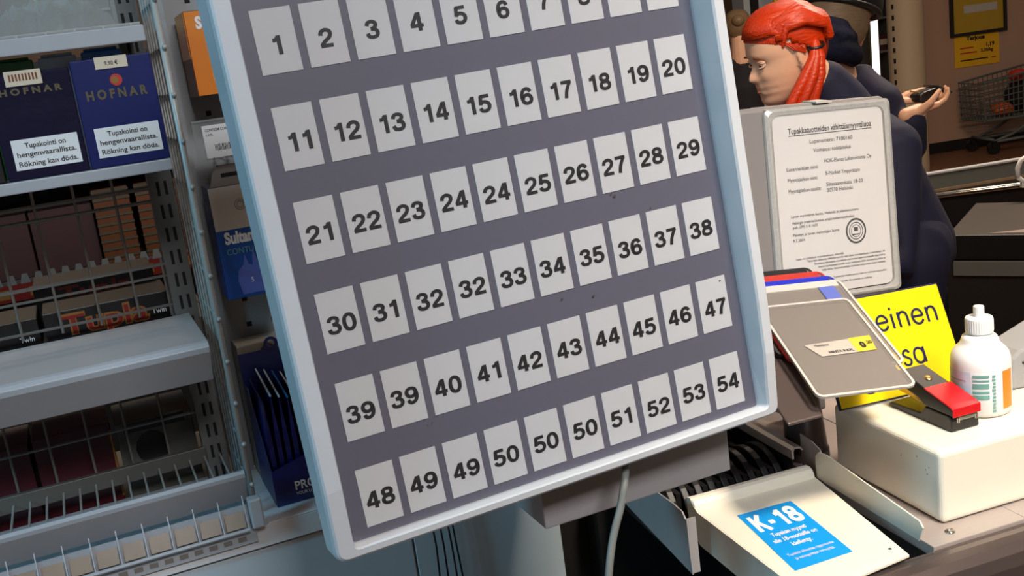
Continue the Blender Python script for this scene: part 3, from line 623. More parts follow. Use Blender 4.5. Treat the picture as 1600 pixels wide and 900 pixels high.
# black card chute behind the tray
cc = thing('card_chute', 'black chute of rounded dividers behind the cream tray, with a grey side rail', 'chute', KO.w(0, 0, -0.05), R_(16.5))
b = MB(); b.box(-0.215, -0.052, 0.188, 0.330, 0, 0.012); b.box(-0.215, -0.052, 0.322, 0.330, 0.012, 0.08); b.build('trough', M_blk, cc)
for k in range(9):
    x = -0.205 + k * 0.0172; b = MB(); P = [(0.190, 0.012)] + [(0.240 - 0.050 * math.cos(R_(a)), 0.030 + 0.043 * math.sin(R_(a))) for a in range(0, 181, 15)] + [(0.290, 0.012)]
    b.prism(P, 'x', x, x + 0.0085); b.build('divider', M_blk, cc, bevel=0.0012)
b = MB()
for k in range(8): x = -0.1955 + k * 0.0172; b.box(x, x + 0.006, 0.200, 0.300, 0.012, 0.058)
b.build('card_stack', M_dark, cc)
b = MB(); b.prism([(-0.056, 0.072), (-0.056, 0.083), (-0.052, 0.086), (-0.044, 0.085), (-0.041, 0.080), (-0.0425, 0.080), (-0.046, 0.083), (-0.052, 0.0835), (-0.0535, 0.081), (-0.0535, 0.072)], 'y', 0.180, 0.340)
b.build('side_rail', M_steel, cc)
b = MB(); b.prism([(0.182, 0.05), (0.182, 0.070), (0.188, 0.0815), (0.34, 0.0790), (0.34, 0.012), (0.19, 0.012)], 'x', -0.0555, -0.0540); b.build('side_wall', M_blk, cc)
b = MB(); b.prism([(0.118, 0.005), (0.122, 0.066), (0.130, 0.073), (0.150, 0.074), (0.30, 0.066), (0.30, 0.02)], 'x', -0.2225, -0.2210); b.box(-0.2225, -0.212, 0.120, 0.1215, 0.005, 0.068); b.build('side_plate', M_brk, cc)
b = MB(); b.prism([(0.148, 0.05), (0.148, 0.083), (0.152, 0.089), (0.168, 0.094), (0.19, 0.096), (0.19, 0.05)], 'x', -0.0375, -0.0362); b.build('side_tab', M_steel, cc)

# cream box
cb = thing('cream_box', 'cream metal box with rounded edges at the counter front, under the stapler', 'box', KO.w(0, 0, 0.0004), R_(16.5))
b = MB(); b.box(0, 0.42, 0, 0.178, 0, 0.0776); b.build('housing', M_beige, cb, bevel=0.006, seg=4)
b = MB()
for (y, z) in ((0.035, 0.062), (0.017, 0.056), (0.020, 0.048), (0.022, 0.052), (0.06, 0.055)): b.lathe([(0, 0), (0.0009, 0)], 8, 0); b.v[-16:] = [(-0.0003, y + xx, z + yy) for xx, yy, zz in b.v[-16:]]
b.build('paint_chips', M_tab, cb)
ZB = 0.0784

# stapler
sp = thing('stapler', 'black stapler with a red front cap on the cream box', 'stapler', KO.w(0.0420, 0.033, ZB), R_(16.5))
W_ = 0.0345
b = MB(); b.prism([(0, 0), (0, 0.013), (0.004, 0.017), (0.040, 0.017), (0.047, 0.008), (0.096, 0.006), (0.100, 0.003), (0.100, 0)], 'x', 0, W_); b.build('base', M_blk, sp, bevel=0.0015, seg=3)
b = MB(); b.prism([(-0.002, 0.0165), (-0.002, 0.0250), (0.004, 0.0270), (0.080, 0.0465), (0.086, 0.0440), (0.086, 0.0350), (0.082, 0.0310), (0.050, 0.0218), (0.041, 0.0172)], 'x', 0.0005, W_ - .0005); b.build('arm', M_blk, sp, bevel=0.0022, seg=3)
b = MB(); b.prism([(-0.0032, 0.0165), (-0.0032, 0.0257), (0.004, 0.0284), (0.040, 0.0376), (0.0404, 0.0362), (0.004, 0.0265), (-0.0015, 0.0240), (-0.0015, 0.0165)], 'x', 0.0, W_); b.build('front_cap', M_cap, sp, bevel=0.0006)
b = MB(); b.box(0.005, W_ - 0.005, -0.0030, 0.002, 0.0125, 0.0158); b.tube([(0.006, -0.003, 0.0105), (0.006, -0.003, 0.0155)], 0.0016, 8); b.tube([(W_ - .006, -0.003, 0.0105), (W_ - .006, -0.003, 0.0155)], 0.0016, 8); b.build('staple_mechanism', M_chrome, sp)
b = MB(); b.lathe([(0, 0.0012), (0.0035, 0.0012), (0.0045, 0.0)], 14, 0); rx = Matrix.Rotation(R_(14), 3, 'X'); b.v = [tuple(rx @ Vector(p) + Vector((W_ * 0.55, 0.056, 0.0402))) for p in b.v]; b.build('brass_rivet', M_brass, sp, smooth=True)
b = MB(); b.box(0.007, W_ - 0.007, 0.045, 0.092, 0.0150, 0.0158); b.v = [(x, y, z + (y - 0.045) * 0.10) for x, y, z in b.v]; b.build('magazine', M_brass, sp)

# bottle
bt = thing('bottle', 'white dispenser bottle with an orange stripe on the cream box', 'bottle', KO.w(0.1095, 0.0665, ZB), R_(16.5))
b = MB(); b.lathe([(0, 0.0), (0.026, 0.0), (0.0305, 0.0012), (0.0325, 0.005), (0.0328, 0.03), (0.0326, 0.060), (0.0322, 0.066), (0.0305, 0.0725), (0.027, 0.0775), (0.0232, 0.0812), (0.0210, 0.0845), (0.0198, 0.0885), (0.0186, 0.0915), (0.0160, 0.0932), (0.0135, 0.094), (0.0135, 0.0965), (0, 0.0965)], 48); b.build('body', M_white, bt, smooth=True)
b = MB(); b.lathe([(0, 0.0955), (0.0146, 0.0955), (0.0150, 0.0962), (0.0150, 0.1125), (0.0142, 0.1140), (0.0060, 0.1145), (0.0058, 0.1265), (0.0052, 0.1272), (0, 0.1272)], 36)
for k in range(36): a = 2 * math.pi * k / 36; b.box(-0.0003, 0.0003, 0.0147, 0.0153, 0.098, 0.1115); b.v[-8:] = [(x * math.cos(a) - y * math.sin(a), x * math.sin(a) + y * math.cos(a), z) for x, y, z in b.v[-8:]]
b.build('cap', M_white, bt, smooth=False)
def lpatch(a0, a1, z0, z1, name, m, r=0.0330):
    b = MB(); b.lathe([(r, z0), (r, z1)], 12, 0, a0, a1); return b.build(name, m, bt, smooth=True)
# viewer looks along about +66 deg in world, so the near side is at -110 deg in this frame
lpatch(-215, -150, 0.006, 0.0560, 'paper_label', M_bluel)
b = MB()
for k, (z0, z1) in enumerate(((0.050, 0.053), (0.0455, 0.0475), (0.037, 0.043), (0.031, 0.034), (0.024, 0.029))): b.lathe([(0.0332, z0), (0.0332, z1)], 8, 0, -147, -116)
b.build('barcode_print', M_tealp, bt)
b = MB()
for k in range(11): z = 0.008 + k * 0.0042; b.lathe([(0.0332, z), (0.0332, z + 0.0028)], 3, 0, -111 + (k % 3), -104)
b.lathe([(0.0332, 0.0445), (0.0332, 0.0455)], 6, 0, -200, -160); b.build('small_print', M_tealp, bt)
lpatch(-88, -60, 0.010, 0.0560, 'orange_stripe', M_orl, 0.0331)
bt.scale = (0.92, 0.92, 0.905)

gd = thing('grey_device', 'small grey device standing behind the white bottle at the right edge', 'device', KO.w(0.172, 0.09, ZB), R_(10))
b = MB(); b.prism([(0, 0), (0, 0.036), (0.01, 0.044), (0.075, 0.070), (0.085, 0.066), (0.085, 0)], 'y', 0, 0.05); b.build('case', M_shell, gd, bevel=0.003)
b = MB(); b.ell((0.014, -0.0005, 0.030), (0.0016, 0.0012, 0.0016), 0, 8, 6); b.ell((0.016, -0.0005, 0.018), (0.0016, 0.0012, 0.0016), 0, 8, 6); b.build('buttons', M_blk, gd)

# yellow sign
SU, SV, SN = (.943, .328, -.049), (.096, -.414, -.905), (-.317, .849, -.422)
sg = thing('yellow_sign', 'yellow sign with dark lettering leaning on the cream box behind the stapler', 'sign', mw=plane_mw((.4204, 1.1424, 1.1140), SU, SV, SN))
b = MB(); b.box(-0.0893, 0.0893, 0.0008, 0.0045, -0.0606, 0.0606); b.build('back_plate', M_edge, sg, bevel=0.0008)
b = MB(); b.box(-0.0875, 0.0878, -0.0002, 0.001, -0.0590, 0.0588, 0)
def stxt(s, x, z, cap, wd_): (b.text(s, (x, -0.0006, z), cap=cap, width=wd_, align='L', m=1) if 'S' in s else b.stroke(s, (x, -0.0006, z), cap=cap, width=wd_, wt=0.115, gap=0.06, align='L', m=1))
stxt('einen', -0.0115, 0.0168, 0.0255, 0.0890); stxt('sa', 0.0095, -0.0275, 0.0255, 0.0345); stxt('Sin', -0.0500, -0.0500, 0.0120, 0.034)
b.build('printed_face', [M_yel, M_edge], sg)

# fan of pockets on a stand
PU, PV, PN = Vector((.982, .176, -.075)), Vector((.132, -.906, -.401)), Vector((-.138, .384, -.913))
PC = Vector((.326, 1.049, 1.153))
pk = thing('pocket_stand', 'desk stand with a fan of sloping plastic pockets, right of the numbered board', 'display stand', mw=plane_mw(PC, PU, PV, PN))
def pocket(dv, dn, du, mfr, label, front=False, w=0.1085, h=0.152):
    # dv slides up the slope, dn lifts off it
    rr = 0.008
    def rp(x0, x1, z0, z1, r):
        P = []
        for (cx, cz, a0) in ((x1 - r, z0 + r, -90), (x1 - r, z1 - r, 0), (x0 + r, z1 - r, 90), (x0 + r, z0 + r, 180)):
            for k in range(5): a = R_(a0 + 22.5 * k); P.append((cx + r * math.cos(a), cz + r * math.sin(a)))
        return P
    x0, x1, z0, z1 = -w / 2 + du, w / 2 + du, -h / 2 + dv, h / 2 + dv; y = -dn
    o = rp(x0, x1, z0, z1, rr); i = rp(x0 + 0.0028, x1 - 0.0028, z0 + 0.0028, z1 - 0.0028, rr * 0.7)
    b = MB(); b.loft([[(p[0], y + .0014, p[1]) for p in o], [(p[0], y - .0014, p[1]) for p in o], [(p[0], y - .0014, p[1]) for p in i], [(p[0], y + .0014, p[1]) for p in i], [(p[0], y + .0014, p[1]) for p in o]], cap=False)
    f = b.build('pocket', mfr, pk); f['label'] = label
    if not front: b = MB(); b.box(x0 + 0.007, x1 - 0.006, y - 0.0018, y + 0.0016, z1 - 0.0115, z1 - 0.0008); b.build('spine', mfr, f, bevel=0.0008)
    b = MB(); b.prism(i, 'y', y - 0.0006, y + 0.0006); b.build('film', M_pkt, f)
    b = MB(); b.box(x0 + .006, x1 - .006, y + 0.0008, y + 0.0012, z0 + .006, z1 - .006); b.build('paper_insert', M_paper, f)
    return f, x0, z0, y
fpk = pocket(0, 0, 0, M_pktw, 'front white pocket with a price label', True)
b = MB(); b.add([(-0.032, -0.0010, 0.004), (0.0205, -0.0010, 0.0065), (0.0200, -0.0010, -0.0160), (-0.021, -0.0010, -0.0165)], [(0, 1, 2, 3)], 0); b.add([(0.0195, -0.0012, 0.0072), (0.0450, -0.0012, 0.0082), (0.0412, -0.0012, -0.0155), (0.0195, -0.0012, -0.0160)], [(0, 1, 2, 3)], 1)
b.text('Muovipussi', (-0.0135, -0.0014, -0.001), cap=0.0042, width=0.016, m=2); b.text('HINTA 9 KPL', (0.003, -0.0014, -0.0135), cap=0.0040, width=0.028, bold=0.02, m=2)
b.text('0', (0.0300, -0.0016, -0.0100), cap=0.0090, bold=0.06, m=2, align='C'); b.text(',20', (0.0385, -0.0016, -0.0050), cap=0.0048, bold=0.03, m=2, align='C'); b.build('price_label', [mat('ticket_dim', (176, 168, 158), 0.5), mat('ticket_yellow', (206, 182, 48), 0.5), M_ink], fpk[0])
pocket(0.0400, -0.0040, 0.0108, M_pktw, 'second white pocket with a blue strip on its sheet')
fb = pk.children[-1]
b = MB(); b.box(0.033, 0.052, 0.0026, 0.0030, 0.078, 0.1095); b.build('blue_strip', M_lilac, fb)
pocket(0.0540, -0.0080, 0.0083, M_pblue, 'blue pocket'); pocket(0.0700, -0.0120, 0.0040, M_pred, 'red pocket'); pocket(0.0850, -0.0160, -0.0035, M_blk, 'black pocket')
b = MB(); b.hexa([(-0.0860, 0.0195, -0.0860), (-0.046, 0.0195, -0.0800), (-0.030, 0.0195, 0.090), (-0.090, 0.0195, 0.090), (-0.0860, 0.0235, -0.0860), (-0.046, 0.0235, -0.0800), (-0.030, 0.0235, 0.090), (-0.090, 0.0235, 0.090)]); b.build('back_plate', M_brown, pk, bevel=0.002)
inv = pk.matrix_world.inverted()
b = MB(); b.tube([inv @ KO.w(-0.008, 0.225, 0.002), inv @ KO.w(-0.012, 0.225, 0.075), inv @ KO.w(-0.020, 0.225, 0.160)], [0.0255, 0.022, 0.018], 24); b.build('post', M_brown, pk, smooth=True)
b = MB(); b.tube([inv @ KO.w(-0.008, 0.225, 0.0005), inv @ KO.w(-0.008, 0.225, 0.010)], [0.0265, 0.026], 28); b.build('foot', M_brown, pk)

# monitor seen from behind with the licence sheet in a plastic sleeve
DU, DV, DN = Vector((.97, .238, -.052)), Vector((-.025, -.114, -.993)), Vector((-.242, .965, -.104))
DC = Vector((.4114, 1.2791, 1.2617))
mn = thing('monitor', 'beige back of a till monitor standing behind the sloping pockets', 'monitor', mw=plane_mw(DC + DN * 0.006, DU, DV, DN))
b = MB(); b.box(-0.175, 0.0835, 0, 0.085, -0.128, 0.1240); b.build('housing', M_mon, mn, bevel=0.006, seg=3)
b = MB(); b.box(-0.172, 0.080, 0.085, 0.088, -0.124, 0.120); b.build('screen', M_blk, mn)
b = MB(); b.box(-0.075, -0.015, 0.025, 0.07, -0.268, -0.127); b.build('stem', M_mon, mn, bevel=0.004)
sl = thing('document_sleeve', 'clear plastic sleeve with a printed licence sheet on the monitor back', 'document', mw=plane_mw(DC, DU, DV, DN))
def rr2(x0, x1, z0, z1, r):
    P = []
    for (cx, cz, a0) in ((x1 - r, z0 + r, -90), (x1 - r, z1 - r, 0), (x0 + r, z1 - r, 90), (x0 + r, z0 + r, 180)):
        for k in range(6): a = R_(a0 + 18 * k); P.append((cx + r * math.cos(a), cz + r * math.sin(a)))
    return P
b = MB(); o = rr2(-0.0875, 0.0850, -0.1195, 0.1195, 0.006); i = rr2(-0.0790, 0.0755, -0.1120, 0.1120, 0.010)
b.loft([[(p[0], 0.0056, p[1]) for p in o], [(p[0], 0.0, p[1]) for p in o], [(p[0], -0.0022, p[1]) for p in rr2(-0.084, 0.0815, -0.1165, 0.1165, 0.008)], [(p[0], -0.0012, p[1]) for p in i]], cap=False)
b.loft([[(p[0], 0.0048, p[1]) for p in o], [(p[0], 0.0056, p[1]) for p in o]])
b.add([(-0.0865, 0.0005, 0.1195), (0.0840, 0.0005, 0.1195), (0.0780, 0.050, 0.1262), (-0.0800, 0.050, 0.1262)], [(0, 1, 2, 3)]); b.build('sleeve', M_sleeve, sl)
b = MB(); b.box(-0.018, 0.004, -0.002, 0.030, 0.1205, 0.1225); b.v = [(x, y, z + max(0, y) * 0.13 + .0012) for x, y, z in b.v]; b.build('tape', M_cartw, sl)
b = MB(); b.prism(rr2(-0.0780, 0.0740, -0.1110, 0.1110, 0.009), 'y', 0.0010, 0.0018, 0); IY = 0.0006
def dt(s, x, z, wd_, cap=0.0048, al='L', bo=0.0): b.text(s, (x, IY, z), cap=cap, width=wd_, align=al, m=1, bold=bo)
dt('Tupakkatuotteiden vähittäismyyntilupa', -0.0575, 0.0880, 0.115, 0.0072, bo=0.01); b.box(-0.0575, 0.0575, IY, IY + .0002, 0.0853, 0.0860, 1)
dt('Lupanumero: 7100160', -0.0290, 0.0745, 0.059); dt('Voimassa: toistaiseksi', -0.0250, 0.0635, 0.052)
dt('Luvanhaltijan nimi:', -0.0630, 0.0432, 0.043); dt('HOK-Elanto Liiketoiminta Oy', -0.0110, 0.0490, 0.066)
dt('Myyntipaikan nimi:', -0.0627, 0.0300, 0.041); dt('S-Market Ympyrätalo', -0.0105, 0.0338, 0.048)
dt('Myyntipaikan osoite:', -0.0627, 0.0165, 0.045); dt('Siltasaarenkatu 18-20', -0.0105, 0.0200, 0.051); dt('00530 Helsinki', -0.0103, 0.0128, 0.036)
dt('Luvan myöntänyt kunta, Helsinki ja päätösnumero', -0.0620, -0.0140, 0.094, 0.0034); dt('Helsingin ympäristökeskus, ympäristöterveysyksikkö', -0.0610, -0.0220, 0.086, 0.0034); dt('puh. (09) 310 1635', -0.0605, -0.0275, 0.034, 0.0034)
dt('Päivitys ja luvan myöntäjän leima', -0.0612, -0.0370, 0.064, 0.0036); dt('9.7.2004', -0.0617, -0.0440, 0.016, 0.0036)
dt('Lupa on pidettävä myyntipaikassa näkyvillä', -0.0595, -0.0665, 0.066, 0.0026)
for k, (s, x) in enumerate((('Tämä lupa oikeuttaa vähittäismyyntiin vain tässä myyntipaikassa. Luvanhaltijan on', -0.045), ('ilmoitettava olennaisista muutoksista toiminnassa lupaviranomaiselle viipymättä ja', -0.035), ('myynnin lopettamisesta kunnalle. Luvan voimassaolo lakkaa, jos toiminta päättyy tai', -0.030), ('haltija vaihtuu. Valvonnasta peritään vuosittainen maksu kunnan taksan mukaisesti.', -0.025))):
    dt(s, x, -0.0705 - k * 0.0044, 0.066 - x - 0.001, 0.0027)
dt('Tupakkalain nojalla annettu lupa on voimassa toistaiseksi.', -0.010, -0.0945, 0.076, 0.0024); dt('Myynti alle 18-vuotiaille on kielletty.', -0.005, -0.1010, 0.050, 0.0024)
for r0, r1 in ((0.0142, 0.0122), (0.0098, 0.0090), (0.0070, 0.0064)):
    n0 = len(b.v); b.lathe([(r0, 0), (r1, 0)], 28, 1); b.v[n0:] = [(0.0262 + x, IY, -0.0395 + y * 1.12) for x, y, z in b.v[n0:]]
b.box(0.0215, 0.0310, IY, IY + .0002, -0.0445, -0.0432, 1); b.box(0.0235, 0.0290, IY, IY + .0002, -0.0395, -0.0350, 1)
b.build('licence_sheet', [M_doc, M_ink2], sl)

# ================================================================== SETTING
b = MB(); b.box(-7, 9, -2.5, 13, -0.05, 0.0); struct(b.build('floor', M_floor))
WF = Frame((4.05, 9.80, 0), 8)
b = MB(); b.box(-0.06, 4.2, 0.0, 0.15, 0.002, 4.2); struct(b.build('wall_back', M_wall, loc=WF.o, rotz=WF.a))
b = MB(); b.box(-0.06, 4.2, -0.012, -0.001, 0.002, 0.10); struct(b.build('wall_foot_shade', M_dark, loc=WF.o, rotz=WF.a))  # dark strip painting the shadow line where the wall meets the floor
b = MB(); b.box(-5.5, 4.4, 0.0, 0.15, 0.002, 4.2); struct(b.build('wall_far', mat('wall_far_paint', (120, 96, 74), 0.8, scale=4), loc=(0.6, 11.6, 0), rotz=R_(4)))
M_pil = mat('pillar_paint', (186, 164, 136), 0.6, var=0.04, scale=6)
b = MB(); b.lathe([(0.140, 0.002), (0.140, 4.2)], 32, 0)
for k in range(46): b.box(-0.130, -0.112, -0.075, -0.055, 0.2 + k * 0.085, 0.235 + k * 0.085, 1)
p_ = at(1421, 180, 8.6); pl_ = b.build('pillar', [M_pil, M_slot], loc=(p_.x, p_.y, 0), smooth=True); tag(pl_, 'round beige pillar left of the wall with the yellow poster', 'pillar')
def wall_item(px0, py0, px1, py1, name, label, cat, build):
    def hit(px, py):
        r = ray(px, py); nrm = WF.R @ Vector((0, 1, 0)); t = (WF.o - EYE).dot(nrm) / r.dot(nrm); q = EYE + r * t - WF.o; return (q.dot(WF.R @ Vector((1, 0, 0))), q.z)
    a = hit(px0, py0); c = hit(px1, py1); x0, x1, z0, z1 = a[0], c[0], c[1], a[1]
    t = thing(name, label, cat, WF.w(x0, -0.002, z0), WF.a); build(t, x1 - x0, z1 - z0); return t
def poster(t, w, h):
    h2 = 0.62; f = 0.028; b = MB(); b.box(0, w, -0.03, 0, 0, f); b.box(0, w, -0.03, 0, h2 - f, h2); b.box(0, f, -0.03, 0, f, h2 - f); b.box(w - f, w, -0.03, 0, f, h2 - f); b.build('frame', M_dark, t)
    b = MB(); b.box(f, w - f, -0.012, -0.004, f, h2 - f, 0); b.box(f + 0.11, w - f - 0.06, -0.0135, -0.012, 0.20, 0.27, 1); b.box(f + 0.06, w - f - 0.06, -0.0135, -0.012, 0.33, 0.52, 1); b.build('poster_sheet', [mat('poster_ochre', (186, 150, 40), 0.5), M_cartw], t)
wall_item(1481, -30, 1571, 47, 'framed_poster', 'dark framed ochre poster on the far wall, top right', 'poster', poster)
def notice(t, w, h):
    b = MB(); b.box(0, w, -0.006, -0.001, 0, h, 0)
    b.text('Tarjous', (w * 0.47, -0.008, h * 0.72), cap=h * 0.11, width=w * 0.42, bold=0.05, m=1); b.text('1,19', (w * 0.80, -0.008, h * 0.50), cap=h * 0.11, width=w * 0.18, bold=0.04, m=1); b.text('2,38/kg', (w * 0.72, -0.008, h * 0.36), cap=h * 0.09, width=w * 0.28, bold=0.03, m=1)
    for z, x0, x1, m in ((0.50, 0.12, 0.42, 2), (0.36, 0.12, 0.50, 2), (0.16, 0.12, 0.74, 1), (0.16, 0.82, 0.92, 2)): b.box(w * x0, w * x1, -0.0075, -0.006, h * z, h * (z + 0.035), m)
    b.build('notice_sheet', [mat('notice_yellow', (238, 180, 22), 0.5), M_ink, M_red], t)
wall_item(1490, 50, 1561, 97, 'yellow_notice', 'yellow paper notice below the framed poster on the far wall', 'notice', notice)

# shopping cart by the far wall
CF = Frame(tuple(at(1538, 190, 9.3)), 6)
sc_ = thing('shopping_cart', 'wire shopping cart with shopping in it at the far wall, right edge', 'shopping cart', (CF.o.x, CF.o.y, 0), R_(6)); zb = CF.o.z
b = MB(); L_, H0, H1, D_ = 0.85, 0.33, 0.44, 0.40
for y in (0, D_):
    for k in range(19):
        x = L_ * k / 18; b.tube([(x * 0.97 + 0.02, y * .9 + .02, zb), (x, y, zb + H0 + (H1 - H0) * k / 18)], 0.0045, 5)
    for k in range(8):
        f = k / 7; b.tube([(0.02 * (1 - f), y, zb + H0 * f), (L_, y, zb + H1 * f)], 0.005 if k not in (0, 7) else 0.011, 6)
for k in range(9):
    y = D_ * k / 8; b.tube([(0.02, y, zb), (0, y, zb + H0)], 0.0045, 5); b.tube([(0.02, y, zb), (L_, y, zb)], 0.0045, 5); b.tube([(L_, y, zb), (L_, y, zb + H1)], 0.0045, 5)
for k in range(7): f = k / 6; b.tube([(0.0, 0, zb + H0 * f), (0.0, D_, zb + H0 * f)], 0.005, 5)
b.build('basket', M_grail, sc_)
b = MB()
for y in (0.03, D_ - .03): b.tube([(0.10, y, 0.11), (0.28, y, 0.16), (0.60, y, zb), (0.85, y, zb + 0.2)], 0.014, 8); b.tube([(0.10, y, 0.11), (0.95, y, 0.13)], 0.014, 8)
b.tube([(0.10, 0.03, 0.13), (0.10, D_ - .03, 0.13)], 0.014, 8); b.build('chassis', M_grail, sc_, smooth=True)
for x, y in ((0.10, 0.03), (0.10, D_ - .03), (0.92, 0.03), (0.92, D_ - .03)):
    b = MB(); b.tube([(x, y - 0.016, 0.058), (x, y + 0.016, 0.058)], 0.057, 18); b.box(x - 0.02, x + 0.02, y - 0.024, y + 0.024, 0.06, 0.12); b.build('wheel', M_blk, sc_)
b = MB(); b.tube([(0.97, -0.01, zb + H1 + .05), (0.97, D_ + 0.01, zb + H1 + 0.05)], 0.016, 10); b.tube([(0.85, 0, zb + H1), (0.97, 0, zb + H1 + .05)], 0.012, 8); b.tube([(0.85, D_, zb + H1), (0.97, D_, zb + H1 + .05)], 0.012, 8); b.build('handle', M_logo, sc_, smooth=True)
def in_cart(x, y, z, r, m, name, label, k=8):
    b = MB(); b.ell((0, 0, 0), r, 0, 20, 14)
    for i, p in enumerate(b.v): q = Vector(p); s = 1 + 0.10 * math.sin(q.x * 40 + q.z * 30) * math.cos(q.y * 34 + k); b.v[i] = tuple(q * s)
    w = Matrix.Rotation(R_(6), 3, 'Z') @ Vector((x, y, 0)); return tag(b.build(name, m, smooth=True, loc=(CF.o.x + w.x, CF.o.y + w.y, zb + 0.008 + z), rotz=R_(6)), label, 'shopping')
in_cart(0.56, 0.22, 0.16, (0.20, 0.17, 0.16), M_coatd, 'black_bag', 'bulging black bag lying in the far shopping cart')
in_cart(0.26, 0.14, 0.065, (0.10, 0.09, 0.06), mat('bag_orange', (200, 92, 40), 0.5, var=0.4, scale=12), 'orange_bag', 'orange shopping bag in front of the black one in the cart')
in_cart(0.40, 0.12, 0.345, (0.07, 0.08, 0.06), M_red, 'red_bag', 'small red bag on top of the shopping in the cart')

# next checkout lane
CK = Frame(tuple(at(1478, 369, 3.35)), -34)
ck = thing('conveyor_checkout', 'dark conveyor checkout with a grey metal strip behind the navy coat', 'checkout', (CK.o.x, CK.o.y, 0), CK.a); zc = CK.o.z
b = MB(); b.box(0.0, 1.3, 0.0, 0.55, zc - 0.02, zc); b.build('belt', M_belt, ck, bevel=0.004)
b = MB(); b.box(0.0, 1.3, -0.006, 0.0, zc - 0.075, zc + 0.003); b.build('belt_edge', M_blk, ck, bevel=0.002)
b = MB(); b.box(0.02, 1.3, -0.012, -0.002, zc - 0.128, zc - 0.080); b.build('metal_strip', M_grail, ck, bevel=0.002)
b = MB(); b.box(0.0, 1.3, 0.001, 0.55, 0.001, zc - 0.021); b.build('base', M_dark, ck)
b = MB(); b.hexa([(0.12, 0.02, zc + .0005), (1.25, 0.02, zc + .0005), (1.25, 0.30, zc + .0005), (0.7, 0.30, zc + .0005), (0.12, 0.02, zc + 0.004), (1.25, 0.02, zc + 0.02), (1.25, 0.30, zc + 0.02), (0.7, 0.30, zc + 0.006)]); b.build('divider_plate', M_steel, ck)
GR = Frame(tuple(at(1462, 306, 4.05)), -2); zg = GR.o.z
gr = thing('guard_rail', 'grey lane divider panel with a bright steel rail behind the checkout', 'rail', (GR.o.x, GR.o.y, 0), GR.a)
b = MB(); b.tube([(-0.6, 0, zg), (2.2, 0, zg)], 0.012, 12); b.build('steel_rail', M_chrome, gr, smooth=True)
b = MB(); b.box(-0.6, 2.2, 0.02, 0.04, 0.001, zg - 0.015); b.build('lower_panel', M_dark, gr)
for x in (-0.55, 0.85, 2.1):
    b = MB(); b.tube([(x, 0, 0.001), (x, 0, zg)], 0.012, 10); b.build('rail_post', M_chrome, gr)
LP = Frame(tuple(at(1460, 270, 4.7)), 9); zl = LP.o.z
lp = thing('lane_panel', 'grey slanted lane panel with a pale top edge, farther than the steel rail', 'panel', (LP.o.x, LP.o.y, 0), LP.a)
b = MB(); b.box(-0.6, 2.2, 0, 0.03, 0.001, zl - 0.006); b.build('panel', M_grail, lp)
b = MB(); b.box(-0.6, 2.2, -0.003, 0.033, zl - 0.008, zl + 0.002); b.build('top_edge', M_shelf, lp, bevel=0.002); b = MB(); b.box(-0.6, 2.2, -0.004, 0.0, zl - 0.088, zl - 0.076); b.build('lower_edge', M_tan, lp)
h_ = thing('bag_hook', 'curved white plastic hook at the right photo edge above the rail', 'hook', at(1590, 268, 3.70))
b = MB(); b.tube([(0.0, 0, -0.02), (0.0, 0, 0.01), (0.012, 0, 0.036), (0.034, 0, 0.050), (0.060, 0, 0.044), (0.075, 0, 0.02), (0.075, 0, -0.02), (0.055, 0, -0.044), (0.024, 0, -0.042), (0.0, 0, -0.02)], 0.0085, 10); b.build('loop', M_white, h_, smooth=True)
b = MB(); b.box(0.012, 0.062, -0.006, 0.012, -0.060, -0.040); b.build('mount', M_white, h_, bevel=0.002)

# far goods behind the people
def far_shelf(px, z, w, h, label, cols, rot, name='goods_shelf'):
    p = at(px, 90, z); t = thing(name, label, 'shelf', (p.x, p.y, 0), R_(rot)); d = 0.35
    b = MB(); b.box(-w / 2 - .02, -w / 2, 0, d, 0.001, h); b.box(w / 2, w / 2 + .02, 0, d, 0.001, h); b.box(-w / 2, w / 2, d - .02, d, 0.001, h); b.build('case', M_tab, t)
    n = int(h / 0.3)
    for k in range(n):
        zz = 0.12 + k * 0.3; b = MB(); b.box(-w / 2, w / 2, 0, d - .02, zz - 0.02, zz); b.build('shelf_board', M_tab, t)
    return t, d, n
def fill(t_, w, cols, label, grp, rot, p, k0, k1, px):
    random.seed(px); R = Matrix.Rotation(R_(rot), 3, 'Z')
    for k in range(k0, k1):
        x = -w / 2 + 0.012
        while x < w / 2 - 0.06:
            bw = random.uniform(0.05, 0.095); bw = min(bw, w / 2 - 0.006 - x); hh = random.uniform(0.12, 0.24); m = random.choice(cols)
            b = MB(); b.box(0, bw - 0.006, 0, 0.12, 0, hh, 0); b.box(0.006, bw - 0.012, -0.001, 0.0005, hh * .35, hh * .7, 1)
            q = R @ Vector((x, 0.02, 0)); tag(b.build('goods_pack', [m, M_cream], loc=(p.x + q.x, p.y + q.y, 0.1205 + k * 0.3), rotz=R_(rot)), label, 'pack', grp); x += bw
PC_ = [M_red, M_logo2, M_ord, M_or, M_maroon, M_green]
t, d, n = far_shelf(1384, 9.6, 0.11, 2.3, 'narrow shelf end of coloured packs beside the round pillar', None, 10); fill(t, 0.11, PC_, 'coloured pack on the narrow shelf end beside the pillar', 'packs on the narrow shelf end', 10, at(1384, 90, 9.6), 3, 7, 1386)
t, d, n = far_shelf(1312, 10.2, 0.50, 2.1, 'far shelf of dim packs behind the customer in the black hat', None, 6); fill(t, 0.50, [M_green, M_ord, M_tab, M_brown, M_gold], 'dim pack on the far shelf behind the customer', 'packs on the far shelf', 6, at(1312, 90, 10.2), 3, 7, 1312)
p = at(1367, 60, 9.0); lt = thing('light_column', 'upright white lit column between the customer and the coloured packs', 'light', (p.x, p.y, 0), R_(6))
